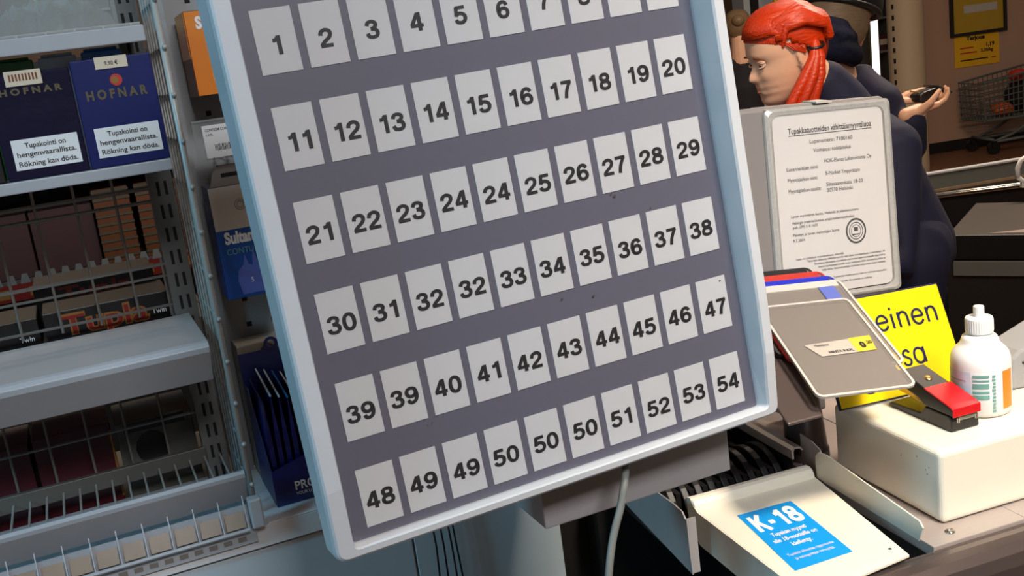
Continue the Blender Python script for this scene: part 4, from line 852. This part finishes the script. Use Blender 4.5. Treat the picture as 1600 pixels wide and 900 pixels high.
b = MB(); b.box(-0.033, 0.033, 0.012, 0.05, 0.001, 2.6); b.box(-0.05, -0.034, 0, 0.05, 0.001, 2.6); b.build('housing', M_gold, lt); b = MB(); b.box(-0.032, 0.032, 0.0, 0.0115, 0.05, 2.58); b.build('diffuser', emit('lit_white', (255, 255, 252), 1.6), lt)
p = at(1186, 20, 9.0); wl = thing('white_cabinet', 'pale upright cabinet with a dark window far behind the red-haired woman', 'cabinet', (p.x, p.y, 0), R_(5))
b = MB(); b.box(-0.13, 0.13, 0, 0.3, 0.001, 2.3); b.build('case', M_cab, wl); b = MB(); b.box(-0.075, 0.0, -0.004, 0.001, 1.42, 1.63); b.build('window', M_slot, wl); b = MB(); b.box(-0.13, 0.13, -0.004, 0.001, 1.0, 1.03); b.build('shelf_line', M_tab, wl)
p = at(1216, 10, 8.6); yp = thing('yellow_post', 'yellow upright post beside the pale cabinet, above the red hair', 'post', (p.x, p.y, 0), 0)
b = MB(); b.box(-0.032, 0.032, 0, 0.05, 0.001, 2.4); b.build('post', M_yel, yp, bevel=0.004); b = MB(); b.box(-0.08, 0.08, -0.04, 0.09, 0.001, 0.012); b.build('foot', M_dark, yp)
p = at(1262, 4, 9.4); bx = thing('dark_cabinet', 'dark cabinet far behind the top of the red hair', 'cabinet', (p.x, p.y, 0), R_(4)); b = MB(); b.box(-0.20, 0.20, 0, 0.3, 0.001, 2.3); b.build('case', M_dark, bx); b = MB(); b.box(-0.04, 0.02, -0.006, 0.001, 1.45, 2.1); b.build('pale_panel', M_cab, bx)

# shop shelf seen through the rack's grid
GF = Frame(RK.w(-0.46, 1.55, 0), 22); GF.o.z = 0
gs = thing('sweets_gondola', 'shop shelf with red price strip seen through the rack grid', 'shelf', GF.o, R_(22)); gb = RK.o.z
GX = 0.95
b = MB(); b.box(-0.9, GX, 0.42, 0.46, 0.001, 1.62); b.build('back_panel', M_choc, gs)
b = MB(); b.box(-0.9, GX, 0.03, 0.42, 1.085, 1.105); b.build('shelf_board', M_tab, gs, bevel=0.002)
b = MB(); b.box(-0.9, GX, 0.03, 0.42, 1.325, 1.345); b.build('shelf_board', M_tab, gs, bevel=0.002)
b = MB(); b.box(-0.9, GX, 0.0, 0.42, 0.80, 0.93); b.build('shelf_board', M_cartw, gs, bevel=0.004)
b = MB(); b.box(-0.9, GX, 0.02, 0.03, 1.070, 1.108, 0)
for k in range(22): x = -0.85 + k * 0.082; b.box(x, x + random.uniform(.02, .05), 0.018, 0.0205, 1.078, 1.100, random.choice((1, 1, 2)))
b.build('price_strip', [M_logo, M_logo2, M_cream], gs)
b = MB()
for k in range(60): x = -0.88 + k * 0.03; b.prism([(x, 1.108), (x + 0.022, 1.108), (x + 0.018, 1.130), (x + 0.006, 1.130)], 'y', 0.030, 0.034)
b.build('divider_teeth', M_tab, gs)
b = MB(); b.box(-0.9, GX, 0.0, 0.42, 0.001, 0.80); b.build('plinth', M_dark, gs)
def on_g(x, y, z, w, d, h, m, name, label, grp, extra=None):
    t = thing(name, label, 'pack', GF.w(x, y, z), GF.a, grp); b = MB(); b.box(0, w, 0, d, 0, h); b.build('box', m, t, bevel=0.002)
    if extra: extra(t, w, h)
    return t
def stripes(t, w, h):
    b = MB()
    for k in range(9): b.box(-0.001, w + 0.001, -0.004, 0.0, h * (k + 0.55) / 9, h * (k + 0.82) / 9)
    b.build('stacked_edges', M_gold, t)
M_rb = mat('carton_redbrown', (78, 38, 34), 0.6, var=0.15, scale=8)
for x, w in ((-0.30, 0.20), (-0.06, 0.30), (0.245, 0.145)): on_g(x, 0.12, 1.1055, w, 0.2, 0.155, M_rb, 'redbrown_carton', 'red-brown carton on the shop shelf seen through the rack grid', 'red-brown cartons on the shop shelf')
for x in (0.395, 0.495, 0.590): on_g(x, 0.10, 1.1055, 0.085, 0.2, 0.185, M_ord, 'snack_stack', 'stack of striped packs on the shop shelf seen through the rack grid', 'striped stacks on the shop shelf', stripes)
on_g(-0.085, 0.09, 1.1055, 0.022, 0.1, 0.21, M_tan, 'snack_stack', 'slim upright stack of packs between the red-brown cartons', None, stripes)
for x, w, m, lab in ((-0.30, 0.20, M_blued, 'navy pack on the upper board of the shop shelf, leftmost seen'), (-0.06, 0.16, M_choc, 'black pack on the upper board of the shop shelf'), (0.12, 0.16, M_navyd, 'shiny navy pack on the upper board beside the yellow one'),
                   (0.33, 0.09, M_logo2, 'yellow pack on the upper board of the shop shelf'), (0.43, 0.075, M_or, 'orange pack on the upper board of the shop shelf'), (0.51, 0.10, M_red, 'red pack at the right of the upper board of the shop shelf')):
    on_g(x, 0.06, 1.3455, w, 0.2, 0.10, m, 'goods_pack', lab, None)
on_g(-0.28, 0.05, 0.9305, 0.07, 0.06, 0.10, M_green, 'green_bag', 'small green pack on the lower board of the shop shelf', None)
b = MB(); b.box(0, 0.085, 0, 0.003, 0, 0.035, 0); b.text('1,95', (0.042, -0.001, 0.010), cap=0.018, bold=0.04, m=1); yt = tag(b.build('yellow_tag', [M_yel, M_ink], loc=GF.w(0.005, 0.10, 0.9305), rotz=GF.a), 'yellow price tag on the lower board of the shop shelf', 'price tag')
# goods further off fill the view above the shop shelf
struct_w = MB(); struct_w.box(-4.0, 2.0, 0, 0.15, 0.002, 4.2); struct(struct_w.build('wall_left', mat('wall_left_paint', (110, 92, 78), 0.8, scale=4), loc=RK.w(-0.5, 4.5, -1.0405), rotz=R_(22)))

# ================================================================== PEOPLE
HP = [  # z, front x, back x, half width
    (0.122, 0.012, -0.020, 0.012), (0.116, 0.040, -0.045, 0.036), (0.104, 0.062, -0.068, 0.054), (0.085, 0.079, -0.086, 0.067), (0.062, 0.088, -0.097, 0.074),
    (0.045, 0.0915, -0.101, 0.0755), (0.032, 0.093, -0.102, 0.076), (0.022, 0.0935, -0.101, 0.0755), (0.012, 0.0905, -0.100, 0.075), (0.004, 0.0870, -0.098, 0.074), (-0.004, 0.0865, -0.096, 0.0735), (-0.012, 0.0870, -0.094, 0.0725),
    (-0.020, 0.0880, -0.090, 0.071), (-0.028, 0.0885, -0.086, 0.0695), (-0.036, 0.0885, -0.081, 0.068), (-0.043, 0.0875, -0.076, 0.066), (-0.050, 0.0890, -0.071, 0.064), (-0.056, 0.0915, -0.067, 0.062), (-0.061, 0.0905, -0.063, 0.0605),
    (-0.064, 0.0870, -0.060, 0.0595), (-0.068, 0.0895, -0.056, 0.058), (-0.074, 0.0890, -0.050, 0.0555), (-0.081, 0.0840, -0.044, 0.052), (-0.088, 0.0845, -0.038, 0.048), (-0.096, 0.0860, -0.030, 0.043), (-0.104, 0.0820, -0.022, 0.037), (-0.111, 0.0720, -0.012, 0.029), (-0.117, 0.054, 0.004, 0.018)]
def interp(tab, z):
    for (z0, a), (z1, b) in zip(tab, tab[1:]):
        if z0 >= z >= z1: return a + (b - a) * (z0 - z) / (z0 - z1)
    return 0
NOSE = [(0.012, 0), (0.0, 0.003), (-0.010, 0.008), (-0.020, 0.0145), (-0.030, 0.0205), (-0.036, 0.0220), (-0.041, 0.0165), (-0.046, 0.005), (-0.050, 0)]
def head_rings(grow=0.0, feats=True, n=56):
    R = []
    for z, fx, bx, hw in HP:
        cx = (fx + bx) / 2; rx = (fx - bx) / 2 + grow; ry = hw + grow; ring = []
        for k in range(n):
            a = 2 * math.pi * k / n; c, s = math.cos(a), math.sin(a); e = 0.86
            x = cx + rx * math.copysign(abs(c) ** e, c); y = ry * math.copysign(abs(s) ** e, s)
            if feats and c > 0:
                nz = interp(NOSE, z); wn = 0.0075 + 0.006 * max(0, min(1, (0.0 - z) / 0.036)); x += nz * math.exp(-(y / wn) ** 2)
                for sg in (-1, 1):
                    x -= 0.0085 * math.exp(-((y - sg * 0.031) / 0.014) ** 2 - ((z - 0.0) / 0.010) ** 2)
                    x += 0.003 * math.exp(-((y - sg * 0.030) / 0.018) ** 2 - ((z - 0.018) / 0.006) ** 2)
                    x += 0.004 * math.exp(-((y - sg * 0.042) / 0.016) ** 2 - ((z + 0.030) / 0.016) ** 2)
                if abs(y) > 0.022: x -= 0.003 * math.exp(-((z + 0.064) / 0.012) ** 2)
            ring.append((x, y, z * (1 + grow * 6)))
        R.append(ring)
    return R
def head_parts(root, M, skin, blob_list):
    b = blob_list; b.M = M; b.loft(head_rings())
    for sg in (-1, 1):                                      # ears
        rot = Matrix.Rotation(R_(sg * 18), 3, 'Z') @ Matrix.Rotation(R_(12), 3, 'Y'); b.ell((-0.010, sg * 0.077, -0.008), (0.017, 0.006, 0.031), 0, 14, 10, rot); b.ell((-0.008, sg * 0.076, -0.030), (0.010, 0.006, 0.012), 0, 10, 8)
def face_details(root, M):
    for sg in (-1, 1):
        b = MB(); b.M = M; b.ell((0.0722, sg * 0.0310, 0.0), (0.0115, 0.0120, 0.0108), 0, 16, 10); b.ell((0.0790, sg * 0.0312, -0.0035), (0.0056, 0.0068, 0.0062), 1, 12, 8); o = b.build('eye', [M_eye, M_iris], root, smooth=True)
        b = MB(); b.M = M
        for zz, dz, mm in ((0.0065, 0.0020, 0), (-0.0078, 0.0014, 0)):
            b.tube([(0.0745 + 0.011 * math.cos(t), sg * 0.031 + 0.0145 * math.sin(t), zz * (0.35 + 0.65 * math.cos(t))) for t in [x * 0.25 for x in range(-5, 6)]], 0.0022, 6)
        b.build('eyelid', M_skin, root, smooth=True)
        b = MB(); b.M = M; b.tube([(0.0935 - 0.004 * abs(t) ** 1.5, sg * (0.031 + 0.0075 * t), 0.0195 - 0.0012 * t * t) for t in (-2, -1, 0, 1, 2, 2.6)], [0.0012, 0.0022, 0.0024, 0.0022, 0.0015, 0.0008], 6); b.build('eyebrow', M_ord, root, smooth=True)
    for sg in (-1, 1):                                      # drooping upper lids
        b = MB(); b.M = M; b.ell((0.0728, sg * 0.0310, 0.0046), (0.0130, 0.0138, 0.0085), 0, 16, 10); b.build('upper_lid', M_skin, root, smooth=True)
    b = MB(); b.M = M
    for z, r in ((-0.0585, 0.0030), (-0.0695, 0.0036)): b.tube([(0.0905 - 0.0032 * t * t, 0.0085 * t, z) for t in (-2.3, -1.5, -0.7, 0, 0.7, 1.5, 2.3)], [0.0006, r * .8, r, r * 0.9, r, r * .8, 0.0006], 8)
    b.build('lips', M_lips, root, smooth=True)
def face_dir(deg, pitch, loc, roll=0):
    return Matrix.Translation(loc) @ Matrix.Rotation(R_(deg), 4, 'Z') @ Matrix.Rotation(R_(pitch), 4, 'Y') @ Matrix.Rotation(R_(roll), 4, 'X')
def hair_shell(M, line, grow=0.014):
    b = MB(); b.M = M; out = head_rings(grow, False, 56); inn = head_rings(0.002, False, 56); n = 56
    ok = lambda i, k: out[i][k][2] > line(out[i][k][0])
    vs = [p for r in out for p in r] + [p for r in inn for p in r]; N = len(out) * n; fs = []
    def keep(i, k): return all(ok(a, c % n) for a, c in ((i, k), (i, k + 1), (i + 1, k), (i + 1, k + 1)))
    for i in range(len(out) - 1):
        for k in range(n):
            if keep(i, k):
                a, c, d, e = i * n + k, i * n + (k + 1) % n, (i + 1) * n + (k + 1) % n, (i + 1) * n + k
                fs.append((a, c, d, e)); fs.append((N + e, N + d, N + c, N + a))
                if i + 1 >= len(out) - 1 or not keep(i + 1, k): fs.append((e, d, N + d, N + e))
    fs.append(tuple(range(n - 1, -1, -1)))
    b.add(vs, fs); return b
def hand(b, wrist, fwd, palm_n, side, curl, L=0.18, thumb_in=0.5):
    # five fingers rooted in a palm; curl in degrees per joint; side = +1 when the thumb lies along +lat
    f = Vector(fwd).normalized(); pn = Vector(palm_n); pn = (pn - f * pn.dot(f)).normalized(); lat = f.cross(pn) * side
    w = Vector(wrist); s = L / 0.18
    b.chain([w - f * 0.02 * s, w + f * 0.03 * s], [0.026 * s, 0.027 * s], 12)
    for k, (o, ln, r) in enumerate(((0.027, 0.070, .0086), (0.009, 0.079, .0090), (-0.009, 0.073, .0087), (-0.026, 0.056, .0078))):
        base = w + f * (0.088 - 0.003 * abs(k - 1)) * s + lat * o * s
        b.chain([w + f * 0.012 * s + lat * o * 0.6 * s, base], [0.0150 * s, 0.0110 * s], 10)
        p = base; d = f.copy(); P = [base]; ax = d.cross(pn).normalized()
        for j, seg in enumerate((0.45, 0.31, 0.24)):
            d = (Matrix.Rotation(R_(curl[j] + 4 * k), 3, ax) @ d); p = p + d * ln * seg * s; P.append(p)
        b.chain(P, [r * s, r * 0.95 * s, r * 0.86 * s, r * 0.70 * s], 10)
    t0 = w + f * 0.022 * s + lat * 0.020 * s; d = (f * 0.72 + lat * 0.62 + pn * thumb_in * 0.5).normalized(); t1 = t0 + d * 0.040 * s; d2 = (f * 0.95 + lat * 0.10 + pn * thumb_in).normalized(); t2 = t1 + d2 * 0.030 * s; d3 = (f * 0.95 - lat * 0.1 + pn * thumb_in * 1.1).normalized()
    b.chain([t0, t1, t2, t2 + d3 * 0.024 * s], [0.0155 * s, 0.0118 * s, 0.0100 * s, 0.0078 * s], 10)
def limb(b, pts, rad, n=5):
    b.chain(pts, rad, 16)

# --- red-haired woman, looking left and down
HC = at(1228, 84, 2.6)
wm = thing('person', 'red-haired woman in dark clothes bending her head, behind the monitor', 'person', (HC.x + 0.16, HC.y + 0.02, 0), 0)
WMI = Matrix.Translation((-(HC.x + 0.16), -(HC.y + 0.02), 0))
MH = WMI @ face_dir(186, 11, HC, -3)
b = MB(); head_parts(wm, MH, M_skin, b); b.M = WMI
def hl(x, y, z): return tuple((face_dir(186, 11, HC, -3) @ Vector((x, y, z))))
b.M = WMI
b.chain([hl(-0.035, 0, -0.05), hl(-0.085, 0, -0.135)], [0.052, 0.056], 18)
sh0 = HC + Vector((0.145, 0.02, -0.19))
b.chain([sh0 + Vector((-0.02, 0, 0.03)), sh0 + Vector((0.05, 0, -0.12))], [0.07, 0.09], 18)
LH = (HC + Vector((-0.22, -0.20, -0.46))); RH = (HC + Vector((-0.20, 0.22, -0.46)))
hand(b, LH, (-0.95, 0.1, -0.25), (0, 0.1, -1), 1, (14, 20, 14)); hand(b, RH, (-0.95, -0.1, -0.25), (0, -0.1, -1), -1, (14, 20, 14))
for hh in (LH, RH):
    q = 1 if hh is RH else -1; e_ = sh0 + Vector((0.03, q * 0.25, -0.32)); b.chain([sh0 + Vector((0.03, 0, -0.06)), sh0 + Vector((0.055, q * 0.165, -0.06)), e_, e_ + (hh - e_) * 0.6, hh], [0.04, 0.034, 0.030, 0.026, 0.024], 12)
b.blob('body', M_skin, wm, 0.0042, 3)
face_details(wm, MH)
b = hair_shell(MH, lambda x: 0.056 if x > 0.075 else (0.056 - (0.075 - x) * 0.42 if x > -0.01 else 0.0203 - (-0.01 - x) * 1.0), 0.0075)
b.build('hair', M_hair, wm, smooth=True)
b = MB(); b.M = MH
random.seed(3)
for k in range(46):                                        # locks combed back from the hairline to the tie
    a = R_(-88 + 176 * k / 45); y0 = math.sin(a) * 0.074; z0 = 0.030 + 0.030 * math.cos(a); x0 = 0.078 * max(0.25, math.cos(a)) + 0.012
    j = random.uniform(-.003, .003)
    b.chain([(x0, y0, z0), (x0 * .55, y0 * 1.10 + j, 0.070 + 0.030 * math.cos(a)), (-0.030, y0 * 1.14 - j, 0.074 + 0.044 * math.cos(a)), (-0.085, y0 * 0.95 + 0.006, 0.050 + 0.030 * math.cos(a)), (-0.088, 0.045 + y0 * 0.35, 0.020)], [0.0035, 0.0105, 0.0125, 0.0125, 0.011], 8)
b.build('hair_locks', M_hair, wm, smooth=True)
b = MB(); b.M = MH
for k in range(13):
    a = 2 * math.pi * k / 6 + 0.4; rr = 0 if k == 0 else (0.011 if k < 7 else 0.020); ca, sa = math.cos(a) * rr, math.sin(a) * rr * 0.6
    b.chain([(-0.046, 0.080, 0.016), (-0.036 + ca * .5, 0.093 + sa * .4, -0.016), (-0.012 + ca * 1.2, 0.098 + sa, -0.055), (0.020 + ca * 1.7, 0.098 + sa, -0.098), (0.046 + ca * 2.2, 0.092 + sa, -0.145), (0.060 + ca * 2.2, 0.086 + sa, -0.215)], [0.010, 0.012, 0.0125, 0.0125, 0.011, 0.005], 9)
b.build('ponytail', M_hair, wm, smooth=True)
b = MB(); b.M = MH; b.tube([(-0.044 + 0.018 * math.cos(t), 0.083 + 0.014 * math.sin(t), 0.010 - .006 * math.sin(t)) for t in [k * 0.6283 for k in range(11)]], 0.0045, 8); b.build('hair_tie', M_blk, wm, smooth=True)
b = MB(); b.M = MH                                          # loose wisps at the temple
for k in range(6): b.tube([(0.030 - k * 0.006, 0.0775, 0.040 - k * .002), (0.012 - k * 0.006, 0.083, 0.018), (-0.015, 0.088, 0.002)], [0.0016, 0.0018, 0.0012], 6)
b.build('hair_wisps', M_hair, wm, smooth=True)
b = MB(); b.M = WMI
hipc = HC + Vector((0.26, 0.03, -0.60)); hipc.z = 0.86
b.chain([Vector(hl(-0.078, 0, -0.105)), Vector(hl(-0.098, 0, -0.150)), sh0 + Vector((0.0, 0, 0.0))], [0.062, 0.072, 0.09], 20)
b.chain([sh0 + Vector((0.01, 0, -0.02)), sh0 + Vector((0.05, 0, -0.16)), (hipc + sh0) / 2 + Vector((0.03, 0, -.05)), hipc], [0.085, 0.135, 0.125, 0.150], 24)
for sg in (-1, 1):
    s_ = sh0 + Vector((0.055, sg * 0.165, -0.06)); e_ = sh0 + Vector((0.03, sg * 0.25, -0.32)); h_2 = LH if sg < 0 else RH
    b.chain([sh0 + Vector((0.03, sg * 0.05, -0.03)), s_], [0.075, 0.068], 16); limb(b, [s_, (s_ + e_) / 2, e_, e_ + (h_2 - e_) * 0.6, h_2 - (h_2 - e_).normalized() * 0.025], [0.066, 0.056, 0.047, 0.042, 0.034])
b.blob('dark_top', M_coat, wm, 0.009, 4)
b = MB(); b.M = WMI
for sg in (-1, 1):
    hp = hipc + Vector((0.0, sg * 0.085, -0.02)); kn = Vector((hipc.x - 0.03, hipc.y + sg * 0.09, 0.47)); an = Vector((hipc.x - 0.01, hipc.y + sg * 0.09, 0.075)); b.chain([hp, (hp + kn) / 2, kn, (kn + an) / 2 + Vector((0.012, 0, 0.04)), an], [0.100, 0.080, 0.058, 0.055, 0.042], 18)
b.chain([hipc + Vector((0, -0.05, 0)), hipc + Vector((0, 0.05, 0))], [0.125, 0.125], 20); b.blob('trousers', M_coat, wm, 0.011, 3)
for sg in (-1, 1):
    b = MB(); b.M = WMI; an = Vector((hipc.x - 0.01, hipc.y + sg * 0.09, 0.05)); b.chain([an, an + Vector((-0.08, 0, -0.012)), an + Vector((-0.16, 0, -0.022))], [0.046, 0.040, 0.028], 14); b.blob('shoe', M_blk, wm, 0.008, 2)

# --- customer in a navy coat and black hat, facing right, hands round a wallet
CX = at(1316, 26, 3.35)
cu_ = thing('person', 'customer in a navy coat and black hat, both hands round a dark wallet', 'person', (CX.x + 0.03, CX.y + 0.05, 0), 0)
CMI = Matrix.Translation((-(CX.x + 0.03), -(CX.y + 0.05), 0))
FD = face_dir(28, 20, CX); MHc = CMI @ FD
WP = at(1446, 150, 3.29)                                    # the wallet
b = MB(); head_parts(cu_, MHc, M_skin, b); b.M = CMI
b.chain([FD @ Vector((-0.035, 0, -0.05)), FD @ Vector((-0.07, 0, -0.14))], [0.055, 0.060], 18)
shc = CX + Vector((0.015, 0.05, -0.245))
b.chain([FD @ Vector((-0.07, 0, -0.13)), shc + Vector((0, 0, -0.08))], [0.07, 0.10], 18)
wn = at(1424, 178, 3.25); wf = at(1388, 166, 3.36)
hand(b, wn, (0.90, 0.10, 0.16), (-0.15, 0.25, 0.95), 1, (16, 30, 24), 0.165, 0.6)
hand(b, wf, (0.86, -0.10, 0.40), (0.40, -0.1, -0.88), -1, (10, 18, 14), 0.165, 0.5)
_y = R_(22); _f = Vector((math.cos(_y), math.sin(_y), 0)); _l = Vector((-math.sin(_y), math.cos(_y), 0)); _b = Vector((shc.x, shc.y, 0))
for q, hh in ((-1, wn), (1, wf)):
    e_ = _b + _l * q * 0.190 + _f * 0.075 + Vector((0, 0, shc.z - 0.270)); b.chain([shc + Vector((0, 0, -0.06)), _b + _l * q * 0.150 + Vector((0, 0, shc.z - 0.045)), e_, (e_ + hh) / 2, hh], [0.04, 0.034, 0.030, 0.027, 0.024], 12)
b.blob('body', M_skin, cu_, 0.0036, 3); face_details(cu_, MHc)
b = hair_shell(MHc, lambda x: 0.045 if x > 0.070 else (0.045 - (0.070 - x) * 0.50 if x > -0.01 else 0.004 - (-0.01 - x) * 1.1), 0.013); b.build('hair', M_brownhair, cu_, smooth=True)
b = MB(); b.M = MHc
for k in range(24):
    a = R_(75 + k * 9.2); b.chain([(-0.015 + 0.095 * math.cos(a), 0.080 * math.sin(a), 0.02), (-0.02 + 0.100 * math.cos(a), 0.086 * math.sin(a), -0.05), (-0.03 + 0.088 * math.cos(a), 0.074 * math.sin(a), -0.115)], [0.018, 0.022, 0.012], 10)
b.blob('hair_lengths', M_brownhair, cu_, 0.007, 2)
b = MB(); b.M = MHc; rg = head_rings(0.024, False, 40); b.loft([[(p[0] * 1.05 - .004, p[1] * 1.08, p[2] * 0.92 + 0.014) for p in r] for r in rg[:10]]); b.build('hat', M_blk, cu_, smooth=True)
b = MB(); b.M = MHc; b.tube([(-0.006 + 0.121 * math.cos(t), 0.106 * math.sin(t), 0.022) for t in [k * math.pi / 16 for k in range(33)]], 0.010, 10); b.build('hat_band', M_blk, cu_, smooth=True)
# coat: body, collar, sleeves in one cloth surface
b = MB(); b.M = CMI
yaw = R_(22); fx = Vector((math.cos(yaw), math.sin(yaw), 0)); ly = Vector((-math.sin(yaw), math.cos(yaw), 0))
def ring(c, rx, ry, n=36): return [tuple(Vector(c) + fx * rx * math.cos(2 * math.pi * k / n) + ly * ry * math.sin(2 * math.pi * k / n)) for k in range(n)]
base = Vector((shc.x, shc.y, 0))
zs = [(shc.z + 0.085, 0.070, 0.085, 0.0), (shc.z + 0.045, 0.085, 0.130, 0.0), (shc.z - 0.01, 0.105, 0.165, 0.000), (shc.z - 0.10, 0.120, 0.180, 0.005), (shc.z - 0.25, 0.140, 0.185, 0.030), (shc.z - 0.42, 0.160, 0.190, 0.055), (shc.z - 0.60, 0.190, 0.215, 0.085), (shc.z - 0.78, 0.22, 0.24, 0.115), (0.42, 0.235, 0.26, 0.125)]
b.loft([ring(base + fx * o + Vector((0, 0, z)), rx, ry) for z, rx, ry, o in zs])
for sg, wr in ((-1, wn), (1, wf)):
    s_ = base + ly * sg * 0.150 + fx * 0.01 + Vector((0, 0, shc.z - 0.035)); e_ = base + ly * sg * 0.190 + fx * 0.075 + Vector((0, 0, shc.z - 0.270))
    cuff = wr - (wr - e_).normalized() * 0.030
    b.chain([base + ly * sg * 0.07 + Vector((0, 0, shc.z + 0.01)), s_], [0.070, 0.066], 16); b.chain([s_, (s_ + e_) / 2, e_, (e_ + cuff) / 2, cuff], [0.066, 0.060, 0.055, 0.050, 0.046], 18)
b.blob('coat', M_coat, cu_, 0.009, 5)
b = MB(); b.M = CMI
cc_ = FD @ Vector((-0.075, 0, -0.085))
for dz, rr_, tk_ in ((0.0, 0.078, 0.032), (-0.05, 0.088, 0.036), (0.032, 0.072, 0.024)): b.tube([cc_ + fx * rr_ * math.cos(t) + ly * (rr_ + .01) * math.sin(t) + Vector((0, 0, dz - 0.022 * math.cos(t))) for t in [k * math.pi / 12 for k in range(25)]], tk_, 12); b.blob('scarf', M_coat, cu_, 0.008, 2)
b = MB(); b.M = CMI
for sg in (-1, 1):
    hp = base + ly * sg * 0.085 + fx * 0.06 + Vector((0, 0, 0.75)); an = base + ly * sg * 0.09 + fx * 0.05 + Vector((0, 0, 0.075)); b.chain([hp, (hp + an) / 2, an], [0.09, 0.062, 0.045], 16); b.chain([an + Vector((0, 0, -0.02)), an + fx * 0.09 + Vector((0, 0, -0.03)), an + fx * 0.17 + Vector((0, 0, -0.04))], [0.048, 0.042, 0.030], 14)
b.blob('trousers', M_coatd, cu_, 0.011, 2)
wl_ = thing('wallet', 'dark open wallet held in the customer’s hands', 'wallet', WP, R_(10))
b = MB(); P = [(-0.040, -0.010), (-0.036, 0.008), (-0.020, 0.016), (0.0, 0.020), (0.022, 0.024), (0.040, 0.020), (0.046, 0.004), (0.030, -0.012), (0.0, -0.018), (-0.025, -0.017)]
b.prism(P, 'y', -0.030, 0.030); b.build('pouch', M_blk, wl_, bevel=0.004)
b = MB(); b.hexa([(0.022, -0.045, 0.022), (0.062, -0.045, 0.000), (0.062, 0.045, 0.000), (0.022, 0.045, 0.022), (0.020, -0.045, 0.032), (0.068, -0.045, 0.006), (0.068, 0.045, 0.006), (0.020, 0.045, 0.032)]); b.build('flap', mat('wallet_teal', (48, 62, 62), 0.4), wl_, bevel=0.003)
b = MB(); b.tube([(-0.052, 0, 0.022), (-0.022, -0.006, 0.012)], 0.0028, 8); b.build('zip_pull', M_brass, wl_)

# --- a third person far behind, seen from the back
TP = at(1153, 46, 7.2)
tp = thing('person', 'far person in black with a blond bun, left of the red-haired woman', 'person', (TP.x, TP.y, 0), 0)
TMI = Matrix.Translation((-TP.x, -TP.y, 0)); FT = face_dir(80, 8, TP); MT = TMI @ FT
b = MB(); head_parts(tp, MT, M_skin, b); b.M = TMI; b.chain([FT @ Vector((-0.03, 0, -0.05)), TP + Vector((0, -0.03, -0.22))], [0.055, 0.07], 14)
LT = TP + Vector((-0.27, 0.10, -0.72)); RT = TP + Vector((0.27, 0.10, -0.72)); hand(b, LT, (0, 0.15, -1), (1, 0, 0), 1, (16, 20, 14)); hand(b, RT, (0, 0.15, -1), (-1, 0, 0), -1, (16, 20, 14))
for q, hn in ((-1, LT), (1, RT)): c0 = TP + Vector((0, -0.02, -0.24)); b.chain([c0 + Vector((0, 0, 0.02)), c0 + Vector((q * 0.16, 0, -0.07)), c0 + Vector((q * 0.24, 0.0, -0.30)), hn], [0.045, 0.036, 0.030, 0.024], 12)
b.blob('body', M_skin, tp, 0.006, 3)
face_details(tp, MT)
b = hair_shell(MT, lambda x: 0.05 if x > 0.06 else (0.05 - (0.06 - x) * 0.5 if x > -0.01 else 0.0 - (-0.01 - x) * 1.0), 0.012); b.build('hair', M_blond, tp, smooth=True)
b = MB(); b.M = MT; b.ell((-0.100, 0, 0.045), (0.042, 0.045, 0.042), 0, 16, 12); b.build('hair_bun', M_blond, tp, smooth=True)
b = MB(); b.M = TMI; c0 = TP + Vector((0, -0.02, -0.24))
b.chain([c0 + Vector((0, 0, 0.03)), c0 + Vector((0, 0, -0.15)), c0 + Vector((0, 0, -0.40)), c0 + Vector((0, 0, -0.62))], [0.07, 0.14, 0.13, 0.16], 20)
for sg, hn in ((-1, LT), (1, RT)): b.chain([c0 + Vector((sg * 0.05, 0, -0.01)), c0 + Vector((sg * 0.17, 0, -0.06)), c0 + Vector((sg * 0.24, 0.0, -0.30)), hn + Vector((0, -0.01, 0.03))], [0.07, 0.065, 0.05, 0.038], 14)
b.blob('jacket', M_coatd, tp, 0.012, 3)
b = MB(); b.M = TMI
for sg in (-1, 1): b.chain([(TP.x + sg * 0.08, TP.y - 0.02, c0.z - 0.62), (TP.x + sg * 0.09, TP.y, 0.42), (TP.x + sg * 0.09, TP.y - 0.02, 0.07)], [0.10, 0.06, 0.045], 14); b.chain([(TP.x + sg * 0.09, TP.y - 0.02, 0.05), (TP.x + sg * 0.09, TP.y + 0.13, 0.03)], [0.044, 0.028], 12)
b.blob('trousers', M_blk, tp, 0.012, 2)
